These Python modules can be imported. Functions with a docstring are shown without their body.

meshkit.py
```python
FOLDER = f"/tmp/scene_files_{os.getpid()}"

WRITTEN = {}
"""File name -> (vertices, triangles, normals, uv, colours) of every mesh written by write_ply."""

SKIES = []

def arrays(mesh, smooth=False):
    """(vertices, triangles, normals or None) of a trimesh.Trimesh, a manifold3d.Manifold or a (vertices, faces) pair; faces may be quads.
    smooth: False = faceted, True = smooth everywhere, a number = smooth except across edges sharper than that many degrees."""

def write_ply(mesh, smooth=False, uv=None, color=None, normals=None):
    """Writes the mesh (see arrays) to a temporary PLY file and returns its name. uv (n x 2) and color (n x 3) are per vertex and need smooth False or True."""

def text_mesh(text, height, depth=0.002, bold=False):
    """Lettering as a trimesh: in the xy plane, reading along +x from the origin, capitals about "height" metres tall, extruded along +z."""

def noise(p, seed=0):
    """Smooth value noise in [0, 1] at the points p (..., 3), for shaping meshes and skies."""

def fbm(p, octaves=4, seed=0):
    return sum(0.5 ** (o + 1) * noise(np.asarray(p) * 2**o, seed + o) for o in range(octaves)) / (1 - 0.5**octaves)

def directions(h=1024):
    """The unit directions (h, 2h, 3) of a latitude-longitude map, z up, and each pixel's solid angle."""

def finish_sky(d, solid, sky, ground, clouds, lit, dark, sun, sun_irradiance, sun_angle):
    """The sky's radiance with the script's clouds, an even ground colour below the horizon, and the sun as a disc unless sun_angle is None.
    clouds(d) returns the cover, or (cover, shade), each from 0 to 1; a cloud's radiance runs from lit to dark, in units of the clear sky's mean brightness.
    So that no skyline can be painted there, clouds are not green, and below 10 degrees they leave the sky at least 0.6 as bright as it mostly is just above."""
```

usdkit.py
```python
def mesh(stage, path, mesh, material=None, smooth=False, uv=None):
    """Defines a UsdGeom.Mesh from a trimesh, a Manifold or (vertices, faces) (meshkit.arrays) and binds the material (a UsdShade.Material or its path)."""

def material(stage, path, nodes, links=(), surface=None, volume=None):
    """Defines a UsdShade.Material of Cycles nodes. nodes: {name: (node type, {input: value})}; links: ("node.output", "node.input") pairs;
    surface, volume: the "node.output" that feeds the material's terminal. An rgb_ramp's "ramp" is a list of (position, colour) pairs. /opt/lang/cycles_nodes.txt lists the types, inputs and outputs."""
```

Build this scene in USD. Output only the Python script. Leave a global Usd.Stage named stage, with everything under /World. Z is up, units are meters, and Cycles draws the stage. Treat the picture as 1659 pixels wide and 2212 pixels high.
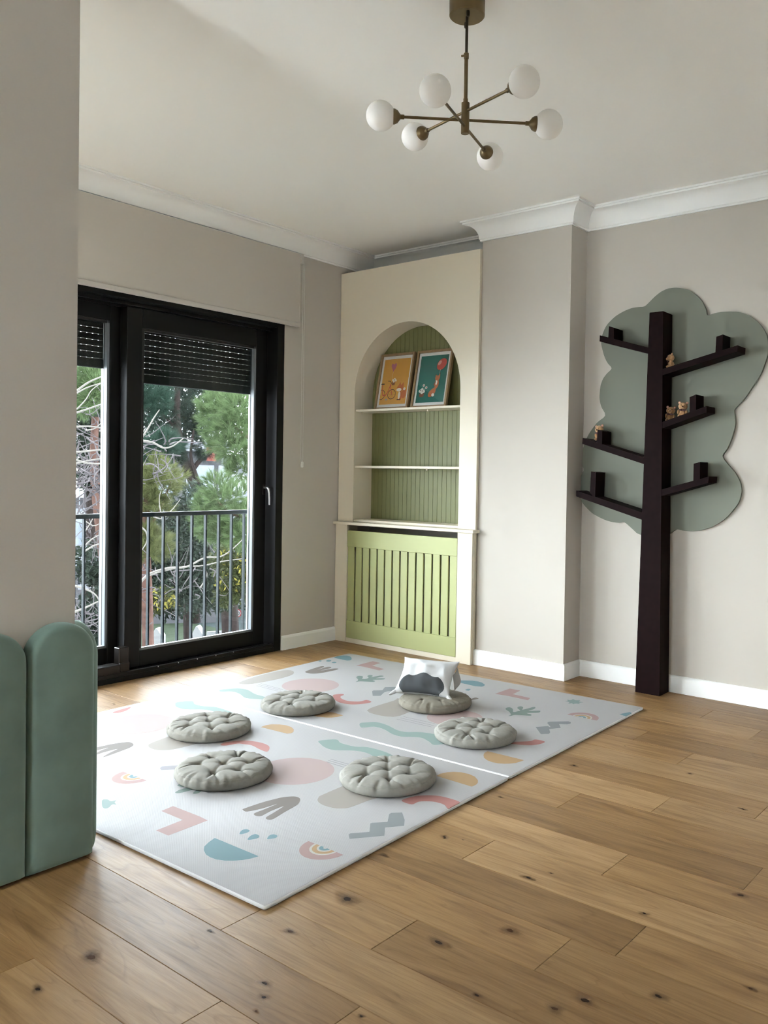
import math, random
import numpy as np, trimesh, manifold3d as m3
from shapely.geometry import Polygon, LineString, box as sbox
from shapely import affinity
import usdkit, meshkit
from pxr import Usd, UsdGeom, UsdLux, UsdShade, Gf, Sdf
random.seed(7); rng = np.random.default_rng(7)
stage = Usd.Stage.CreateInMemory()
UsdGeom.SetStageUpAxis(stage, 'Z'); UsdGeom.SetStageMetersPerUnit(stage, 1.0)
UsdGeom.Xform.Define(stage, '/World'); UsdGeom.Scope.Define(stage, '/World/Looks')
PI = math.pi

# ------------------------------------------------------------------ camera
W, H = 1659, 2212
CAM = (4.3515, -4.5853, 1.2); YAW, PITCH, ROLL, F = -.6649, -.0193, .017, 1843.75
PPX, PPY = 118.63, -45.52                       # principal point off the frame's centre: lens shift
fw = np.array([math.sin(YAW)*math.cos(PITCH), math.cos(YAW)*math.cos(PITCH), math.sin(PITCH)])
r0 = np.array([math.cos(YAW), -math.sin(YAW), 0]); u0 = np.cross(r0, fw)
rt = math.cos(ROLL)*r0 + math.sin(ROLL)*u0; up = -math.sin(ROLL)*r0 + math.cos(ROLL)*u0
cam = UsdGeom.Camera.Define(stage, '/World/camera')
HA = 24.0
cam.CreateHorizontalApertureAttr(HA); cam.CreateVerticalApertureAttr(HA*H/W)
cam.CreateFocalLengthAttr(F/W*HA)
cam.CreateHorizontalApertureOffsetAttr(-PPX/W*HA); cam.CreateVerticalApertureOffsetAttr(PPY/W*HA)
cam.CreateClippingRangeAttr((0.05, 500.0))
mm = Gf.Matrix4d(*[float(t) for t in (*rt, 0, *up, 0, *(-fw), 0, *CAM, 1)])
cam.AddTransformOp().Set(mm)
cam.CreateExposureAttr(3.42)

# ------------------------------------------------------------------ daylight: an overcast sky
dome = UsdLux.DomeLight.Define(stage, '/World/sky')
dome.CreateIntensityAttr(1.0); dome.CreateColorAttr(Gf.Vec3f(.905, .955, 1.035))

# ------------------------------------------------------------------ materials
def lin(h):
    c = np.array([int(h[i:i+2], 16) for i in (1, 3, 5)])/255.
    return tuple(np.where(c <= .04045, c/12.92, ((c+.055)/1.055)**2.4))
M = {}
def mat(name, color, rough=.5, metal=0., spec=.5, noise=None, bump=None, **kw):
    """Principled paint, cloth or metal. noise=(scale, amount): tone varies; bump=(scale, strength, distance)."""
    n = {'p': ('principled_bsdf', {'base_color': color, 'roughness': rough, 'metallic': metal, 'specular_ior_level': spec, **kw})}; l = []
    if noise or bump: n['g'] = ('geometry', {})
    if noise:
        n['n'] = ('noise_texture', {'scale': noise[0], 'detail': 4.}); l.append(('g.position', 'n.vector'))
        a = noise[1]; n['r'] = ('rgb_ramp', {'ramp': [(.25, tuple(c*(1-a) for c in color)), (.75, tuple(min(1, c*(1+a)) for c in color))]})
        l += [('n.fac', 'r.fac'), ('r.color', 'p.base_color')]
    if bump:
        n['bn'] = ('noise_texture', {'scale': bump[0], 'detail': 3.}); n['b'] = ('bump', {'strength': bump[1], 'distance': bump[2]})
        l += [('g.position', 'bn.vector'), ('bn.fac', 'b.height'), ('b.normal', 'p.normal')]
    M[name] = usdkit.material(stage, '/World/Looks/'+name, n, l, surface='p.BSDF')
    return M[name]
mat('wall_paint', (.525, .487, .432), .85, spec=.25, bump=(260., .08, .001))
mat('ceiling_paint', (.93, .92, .88), .9, spec=.2)
mat('trim_white', (.86, .86, .84), .55, spec=.4)
mat('facade_white', (.62, .63, .64), .8)
mat('black_frame', (.006, .006, .0065), .45, spec=.2)
mat('black_gasket', (.004, .004, .004), .5)
mat('black_plastic', (.014, .012, .011), .3, spec=.3)
mat('bead_grey', (.17, .19, .21), .4)
mat('satin_steel', (.55, .55, .56), .3, metal=1.)
mat('screw_white', (.75, .75, .75), .4)
mat('shutter_slat', (.022, .023, .02), .5, spec=.2)
mat('rail_metal', (.016, .021, .023), .45, spec=.12)
mat('blind_cloth', (.54, .50, .445), .9, spec=.2, bump=(900., .1, .0005))
mat('blind_bar', (.54, .51, .465), .6)
mat('chain_white', (.7, .68, .64), .5)
mat('cabinet_cream', (.74, .675, .545), .5, spec=.4)
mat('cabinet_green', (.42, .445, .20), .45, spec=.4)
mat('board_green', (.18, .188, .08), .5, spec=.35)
mat('radiator_dark', (.05, .052, .05), .4)
mat('dark_void', (.02, .02, .02), .8)
mat('oak_frame', (.28, .185, .095), .5, noise=(40., .15))
mat('passepartout', (.72, .72, .70), .8)
mat('print_yellow', (.62, .31, .045), .55); mat('print_teal', (.008, .13, .105), .55)
mat('art_pink', (.42, .12, .22), .6); mat('art_red', (.50, .07, .05), .6); mat('art_orange', (.50, .13, .035), .6)
mat('art_dark', (.06, .03, .02), .6); mat('art_white', (.72, .68, .62), .6); mat('art_brown', (.20, .07, .03), .6); mat('art_blush', (.65, .32, .28), .6)
mat('wenge', (.0088, .0034, .0034), .55, spec=.04, noise=(30., .25))
mat('sage_board', (.172, .184, .145), .7, spec=.3)
mat('plush', (.48, .28, .135), .95, spec=.1, bump=(500., .5, .003), noise=(60., .25), sheen_weight=.3)
mat('plush_dark', (.30, .165, .075), .95, spec=.1, bump=(500., .5, .003), noise=(60., .25), sheen_weight=.3)
mat('ribbon', (.07, .02, .02), .6); mat('bead_black', (.008, .006, .006), .25); mat('ear_pink', (.62, .34, .28), .9)
mat('velvet', (.17, .242, .205), .85, spec=.15, noise=(7., .16), bump=(420., .12, .0008), sheen_weight=.45, sheen_roughness=.45, sheen_tint=(.75, .95, .88))
mat('cushion_linen', (.25, .24, .213), .9, spec=.15, noise=(90., .06), bump=(1400., .12, .0004))
mat('cushion_taupe', (.20, .182, .145), .9, spec=.15, noise=(90., .06), bump=(1400., .12, .0004))
mat('cushion_tuft', (.24, .23, .195), .9, spec=.1)
mat('pillow_white', (.56, .56, .56), .9, spec=.15, bump=(40., .25, .006))
mat('pillow_grey', (.065, .07, .074), .9, spec=.15)
mat('pillow_inside', (.40, .385, .36), .9)
mat('brass', (.17, .125, .065), .38, metal=.9, noise=(20., .12))
mat('brass_dark', (.05, .038, .024), .45, metal=.8)
mat('opal_glass', (.86, .83, .785), .45, spec=.3)
for k, c in dict(pink=(.56, .375, .35), blue=(.22, .385, .43), brown=(.27, .235, .205), slate=(.335, .365, .37), red=(.60, .275, .245), taupe=(.48, .435, .385),
                 orange=(.62, .41, .215), pink2=(.62, .475, .455), mint=(.36, .49, .445), sage=(.265, .355, .315), sage2=(.33, .45, .42), slate2=(.42, .41, .44), cream=(.74, .70, .62), line=(.42, .41, .42)).items():
    mat('mat_'+k, tuple(t*.575 for t in c), .7, spec=.3)
# foam mat: white with fine embossed ribs
M['mat_white'] = usdkit.material(stage, '/World/Looks/mat_white', {
    'g': ('geometry', {}), 'mp': ('mapping', {'rotation': (0, 0, -.936)}), 'w': ('wave_texture', {'scale': 58., 'distortion': .6, 'detail': 1., 'detail_scale': 3.}),
    'b': ('bump', {'strength': .10, 'distance': .0012}), 'p': ('principled_bsdf', {'base_color': (.36, .352, .35), 'roughness': .62, 'specular_ior_level': .35})},
    [('g.position', 'mp.vector'), ('mp.vector', 'w.vector'), ('w.fac', 'b.height'), ('b.normal', 'p.normal')], surface='p.BSDF')
mat('mat_edge', (.70, .70, .70), .5)
# window glass: lets daylight through, mirrors a little
def glass(name, tint, refl):
    M[name] = usdkit.material(stage, '/World/Looks/'+name, {
        't': ('transparent_bsdf', {'color': tint}), 'gl': ('glossy_bsdf', {'color': (.95, .97, 1), 'roughness': .0}), 'lw': ('layer_weight', {'blend': .5}),
        'pw': ('math', {'math_type': 'power', 'value2': 4.}), 'ma': ('math', {'math_type': 'multiply_add', 'value2': .6, 'value3': refl, 'use_clamp': True}), 'm': ('mix_closure', {})},
        [('lw.facing', 'pw.value1'), ('pw.value', 'ma.value1'), ('ma.value', 'm.fac'), ('t.BSDF', 'm.closure1'), ('gl.BSDF', 'm.closure2')], surface='m.closure')
glass('pane_glass', (.95, .97, .96), .02); glass('pane_tinted', (.83, .855, .85), .018); glass('picture_glass', (.98, .98, .98), .03)
# oak planks: every plank shifts the grain by its own random number
def oak(name, dark, mid, light):
    n = {'g': ('geometry', {}), 'oi': ('object_info', {}), 'mul': ('math', {'math_type': 'multiply', 'value2': 37.}), 'cx': ('combine_xyz', {}),
         'add': ('mix', {'mix_type': 'add', 'fac': 1.}), 'mp': ('mapping', {'scale': (1.1, 9., 1.)}), 'n1': ('noise_texture', {'scale': 1.7, 'detail': 4., 'distortion': 1.2}),
         'r1': ('rgb_ramp', {'ramp': [(.28, dark), (.5, mid), (.72, light)]}),
         'mp2': ('mapping', {'scale': (5., 95., 1.)}), 'n2': ('noise_texture', {'scale': 1., 'detail': 5., 'roughness': .65}), 'r2': ('rgb_ramp', {'ramp': [(.3, (.74, .70, .66)), (.55, (1, 1, 1)), (.8, (1.08, 1.07, 1.05))]}),
         'mp3': ('mapping', {'scale': (.55, 5.5, 1.)}), 'n3': ('noise_texture', {'scale': 1.1, 'detail': 2., 'distortion': .8}), 'm3': ('math', {'math_type': 'multiply', 'value2': 15.}), 's3': ('math', {'math_type': 'fraction'}),
         'r3': ('rgb_ramp', {'ramp': [(0, (.80, .76, .72)), (.10, (.97, .96, .95)), (.5, (1, 1, 1)), (.93, (1, 1, 1)), (1, (.80, .76, .72))]}),
         'x1': ('mix', {'mix_type': 'multiply', 'fac': .75}), 'x2': ('mix', {'mix_type': 'multiply', 'fac': .8}), 'hv': ('hsv', {}), 'vr': ('map_range', {'from_min': 0., 'from_max': 1., 'to_min': .93, 'to_max': 1.07}),
         'b': ('bump', {'strength': .12, 'distance': .0015}), 'rr': ('map_range', {'from_min': .3, 'from_max': .7, 'to_min': .50, 'to_max': .38}),
         'p': ('principled_bsdf', {'roughness': .42, 'specular_ior_level': .28})}
    l = [('oi.random', 'mul.value1'), ('mul.value', 'cx.x'), ('mul.value', 'cx.y'), ('g.position', 'add.color1'), ('cx.vector', 'add.color2'),
         ('add.color', 'mp.vector'), ('mp.vector', 'n1.vector'), ('n1.fac', 'r1.fac'), ('add.color', 'mp2.vector'), ('mp2.vector', 'n2.vector'), ('n2.fac', 'r2.fac'),
         ('add.color', 'mp3.vector'), ('mp3.vector', 'n3.vector'), ('n3.fac', 'm3.value1'), ('m3.value', 's3.value1'), ('s3.value', 'r3.fac'),
         ('r1.color', 'x1.color1'), ('r2.color', 'x1.color2'), ('x1.color', 'x2.color1'), ('r3.color', 'x2.color2'), ('x2.color', 'hv.color'), ('oi.random', 'vr.value'), ('vr.result', 'hv.value'),
         ('hv.color', 'p.base_color'), ('n2.fac', 'b.height'), ('b.normal', 'p.normal'), ('n2.fac', 'rr.value'), ('rr.result', 'p.roughness')]
    M[name] = usdkit.material(stage, '/World/Looks/'+name, n, l, surface='p.BSDF')
oak('oak_mid', (.21, .115, .046), (.288, .168, .069), (.345, .212, .095))
oak('oak_light', (.25, .145, .062), (.34, .208, .094), (.40, .256, .126))
oak('oak_dark', (.18, .097, .038), (.25, .143, .057), (.305, .181, .079))
OAKS = ['oak_mid', 'oak_mid', 'oak_dark', 'oak_light', 'oak_mid']
mat('subfloor', (.05, .03, .015), .8); mat('knot_core', (.030, .018, .012), .6, spec=.08); mat('knot_ring', (.07, .034, .016), .6, spec=.08)
# a knot's soft stain: fades out along its own radius
M['knot_stain'] = usdkit.material(stage, '/World/Looks/knot_stain', {
    'a': ('attribute', {'attribute': 'fade'}), 't': ('transparent_bsdf', {'color': (1, 1, 1)}), 'p': ('principled_bsdf', {'base_color': (.075, .036, .016), 'roughness': .5, 'specular_ior_level': .15}), 'g': ('geometry', {}), 'n': ('noise_texture', {'scale': 90., 'detail': 4.}),
    'mu': ('math', {'math_type': 'multiply'}), 'mu2': ('math', {'math_type': 'multiply', 'value2': 1.5, 'use_clamp': True}), 'm': ('mix_closure', {})},
    [('a.fac', 'mu.value1'), ('g.position', 'n.vector'), ('n.fac', 'mu.value2'), ('mu.value', 'mu2.value1'), ('mu2.value', 'm.fac'), ('t.BSDF', 'm.closure1'), ('p.BSDF', 'm.closure2')], surface='m.closure')
def leafmat(name, c1, c2, tr=.35):
    M[name] = usdkit.material(stage, '/World/Looks/'+name, {
        'g': ('geometry', {}), 'r': ('rgb_ramp', {'ramp': [(0., c1), (1., c2)]}), 'd': ('principled_bsdf', {'roughness': .6, 'specular_ior_level': .05}), 't': ('translucent_bsdf', {}), 'm': ('mix_closure', {'fac': tr})},
        [('g.random_per_island', 'r.fac'), ('r.color', 'd.base_color'), ('r.color', 't.color'), ('d.BSDF', 'm.closure1'), ('t.BSDF', 'm.closure2')], surface='m.closure')
leafmat('needle_bright', (0.045, 0.066, 0.028), (0.2, 0.235, 0.125)); leafmat('needle_yellow', (0.045, 0.05, 0.019), (0.115, 0.118, 0.055)); leafmat('needle_dark', (0.006, 0.0095, 0.0068), (0.02, 0.027, 0.02))
leafmat('needle_teal', (0.012, 0.023, 0.016), (0.034, 0.052, 0.036)); leafmat('leaf_dark', (0.008, 0.0115, 0.008), (0.045, 0.053, 0.042)); leafmat('leaf_olive', (0.016, 0.019, 0.007), (0.055, 0.056, 0.022)); leafmat('leaf_yellow', (0.085, 0.075, 0.014), (0.14, 0.12, 0.03))
mat('bark_dark', (0.008, 0.006, 0.0055), .9, spec=.03, noise=(12., .4)); mat('bark_red', (0.034, 0.019, 0.015), .9, spec=.03, noise=(10., .4)); mat('dead_wood', (0.034, 0.03, 0.031), .8, spec=.03, noise=(9., .3)); mat('dead_pale', (0.085, 0.078, 0.069), .8, spec=.03)
mat('asphalt', (0.012, 0.0155, 0.0158), .9, spec=.03, noise=(3., .2)); mat('soil', (.12, .10, .075), .95, spec=.03, noise=(1.5, .4)); mat('hedge_ground', (.012, .016, .010), .95, spec=.03, noise=(4., .5))
mat('house_wall', (0.026, 0.026, 0.028), .8, spec=.03); mat('house_white', (0.085, 0.088, 0.098), .7, spec=.03); mat('house_window', (.05, .06, .075), .1, spec=.8); mat('house_red', (0.065, 0.02, 0.016), .7, spec=.03); mat('tile_grey', (.16, .16, .17), .8, spec=.03)
mat('sign_white', (0.09, 0.09, 0.09), .5, spec=.03); mat('sign_red', (0.06, 0.007, 0.009), .5, spec=.03); mat('sign_black', (.012, .012, .012), .5, spec=.03); mat('board_navy', (.003, .004, .006), .5, spec=.03); mat('plate_dark', (.012, .005, .005), .5, spec=.03)

# ------------------------------------------------------------------ helpers
used = {}
def numbered(path):
    k = used.get(path, -1) + 1; used[path] = k
    return path if k == 0 else '%s_%03d' % (path, k)
def keys(prim, label=None, cat=None, group=None, kind=None):
    for k, v in (('label', label), ('category', cat), ('group', group), ('kind', kind)):
        if v: prim.SetCustomDataByKey(k, v)
    return prim
def thing(name, label=None, cat=None, group=None, kind=None, loc=(0, 0, 0), rotz=0.):
    x = UsdGeom.Xform.Define(stage, numbered('/World/'+name))
    if any(loc) or rotz:
        x.AddTranslateOp().Set(Gf.Vec3d(*map(float, loc))); x.AddRotateZOp().Set(math.degrees(rotz))
    return keys(x.GetPrim(), label, cat, group, kind)
def obj(name, mesh, m, parent=None, label=None, cat=None, group=None, kind=None, smooth=False):
    base = str(parent.GetPath()) if parent else '/World'
    g = usdkit.mesh(stage, numbered(base+'/'+name), mesh, M[m], smooth)
    return keys(g.GetPrim(), label, cat, group, kind)
def copy(src, loc, rotz, label, group=None):
    was = src.GetCustomData()
    base = str(src.GetPath()).rsplit('/', 1)[1].rsplit('_0', 1)[0]
    x = UsdGeom.Xform.Define(stage, numbered('/World/'+base))
    x.GetPrim().GetReferences().AddInternalReference(src.GetPath())
    x.ClearXformOpOrder()
    x.AddTranslateOp(opSuffix='put').Set(Gf.Vec3d(*map(float, loc))); x.AddRotateZOp(opSuffix='turn').Set(math.degrees(rotz))
    x.GetPrim().SetInstanceable(True)
    return keys(x.GetPrim(), label, was.get('category'), group or was.get('group'))
cat_ = trimesh.util.concatenate
def bx(x0, x1, y0, y1, z0, z1, b=0.):
    lo, hi = np.minimum([x0, y0, z0], [x1, y1, z1]), np.maximum([x0, y0, z0], [x1, y1, z1])
    if b <= 0:
        t = trimesh.creation.box(hi-lo); t.apply_translation((lo+hi)/2); return t
    b = min(b, (hi-lo).min()*.45); P = []
    for s in np.ndindex(2, 2, 2):
        c = np.where(s, hi, lo); d = np.where(s, -b, b)
        for k in range(3):
            q = c + d; q[k] = c[k]; P.append(q)
    return trimesh.convex.convex_hull(np.array(P))
def prism(poly, y0, y1):
    """poly in (x, z) extruded along y."""
    p = poly if isinstance(poly, Polygon) else Polygon(poly)
    t = trimesh.creation.extrude_polygon(p.buffer(0), abs(y1-y0), engine='earcut')
    v = t.vertices.copy(); t.vertices = np.stack([v[:, 0], max(y0, y1)-v[:, 2], v[:, 1]], 1)
    return t
def flat(poly, z0, z1):
    p = poly if isinstance(poly, Polygon) else Polygon(poly)
    p = p.buffer(0); gs = getattr(p, 'geoms', [p]); out = []
    for g in gs:
        t = trimesh.creation.extrude_polygon(g, z1-z0, engine='earcut'); t.apply_translation((0, 0, z0)); out.append(t)
    return cat_(out)
def tube(pts, rad, n=8, cap=True):
    pts = np.asarray(pts, float); k = len(pts); rad = np.broadcast_to(rad, k)
    tg = np.gradient(pts, axis=0); tg /= np.linalg.norm(tg, axis=1)[:, None]+1e-12
    a = np.array([0, 0, 1.]) if abs(tg[0, 2]) < .9 else np.array([1., 0, 0]); V = []
    for i in range(k):
        a = a - tg[i]*(a@tg[i]); a /= np.linalg.norm(a); b = np.cross(tg[i], a)
        for j in range(n):
            t = 2*PI*j/n; V.append(pts[i]+rad[i]*(a*math.cos(t)+b*math.sin(t)))
    Fc = []
    for i in range(k-1):
        for j in range(n):
            q = i*n+j; w = i*n+(j+1) % n; Fc += [(q, w, w+n), (q, w+n, q+n)]
    if cap:
        V += [pts[0], pts[-1]]; c0, c1 = k*n, k*n+1
        for j in range(n): Fc += [(c0, (j+1) % n, j), (c1, (k-1)*n+j, (k-1)*n+(j+1) % n)]
    return trimesh.Trimesh(np.array(V), np.array(Fc), process=False)
def ball(c, r, sub=2, sc=(1, 1, 1)):
    t = trimesh.creation.icosphere(sub, 1.); t.apply_scale(np.array(sc)*r); t.apply_translation(c); return t
def lathe(prof, c=(0, 0, 0), n=32):
    t = trimesh.creation.revolve(np.array(prof, float), sections=n); t.apply_translation(c); return t
def aim(t, d):
    """turns a mesh whose axis is +z to direction d"""
    t.apply_transform(trimesh.geometry.align_vectors([0, 0, 1], np.asarray(d, float)/np.linalg.norm(d))); return t
def slab(pts, prof, rc=.012, seg=4):
    """convex polygon (CCW) with rounded corners; prof: list of (inset, z) from bottom to top"""
    P = Polygon(pts).buffer(-rc).buffer(rc, quad_segs=seg); c = np.array(P.exterior.coords)[:-1]
    if Polygon(c).exterior.is_ccw is False: c = c[::-1]
    e = np.roll(c, -1, 0)-c; e /= np.linalg.norm(e, axis=1)[:, None]; nl = np.stack([-e[:, 1], e[:, 0]], 1)
    nv = nl+np.roll(nl, 1, 0); nv /= (nv*nl).sum(1)[:, None]; n = len(c); V = []
    for ins, z in prof:
        V += [(*(c[i]+nv[i]*ins), z) for i in range(n)]
    Fc = []
    for k in range(len(prof)-1):
        for j in range(n):
            a, b = k*n+j, k*n+(j+1) % n; Fc += [(a, b, b+n), (a, b+n, a+n)]
    L = (len(prof)-1)*n
    for j in range(1, n-1): Fc += [(0, j+1, j), (L, L+j, L+j+1)]
    return trimesh.Trimesh(np.array(V), np.array(Fc), process=False)
def spl(p, n=4):
    """closed Catmull-Rom through the traced outline"""
    p = np.array(p); out = []
    for i in range(len(p)):
        a, b, c, d = p[i-1], p[i], p[(i+1) % len(p)], p[(i+2) % len(p)]
        for t in np.linspace(0, 1, n, endpoint=False): out.append(.5*(2*b+(c-a)*t+(2*a-5*b+4*c-d)*t*t+(3*b-a-3*c+d)*t**3))
    return Polygon(out).buffer(0)
def frame4(P):
    """rows of a 4x4 from origin and axes"""
    T = np.eye(4); T[:3, 0], T[:3, 1], T[:3, 2], T[:3, 3] = P; return T

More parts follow.
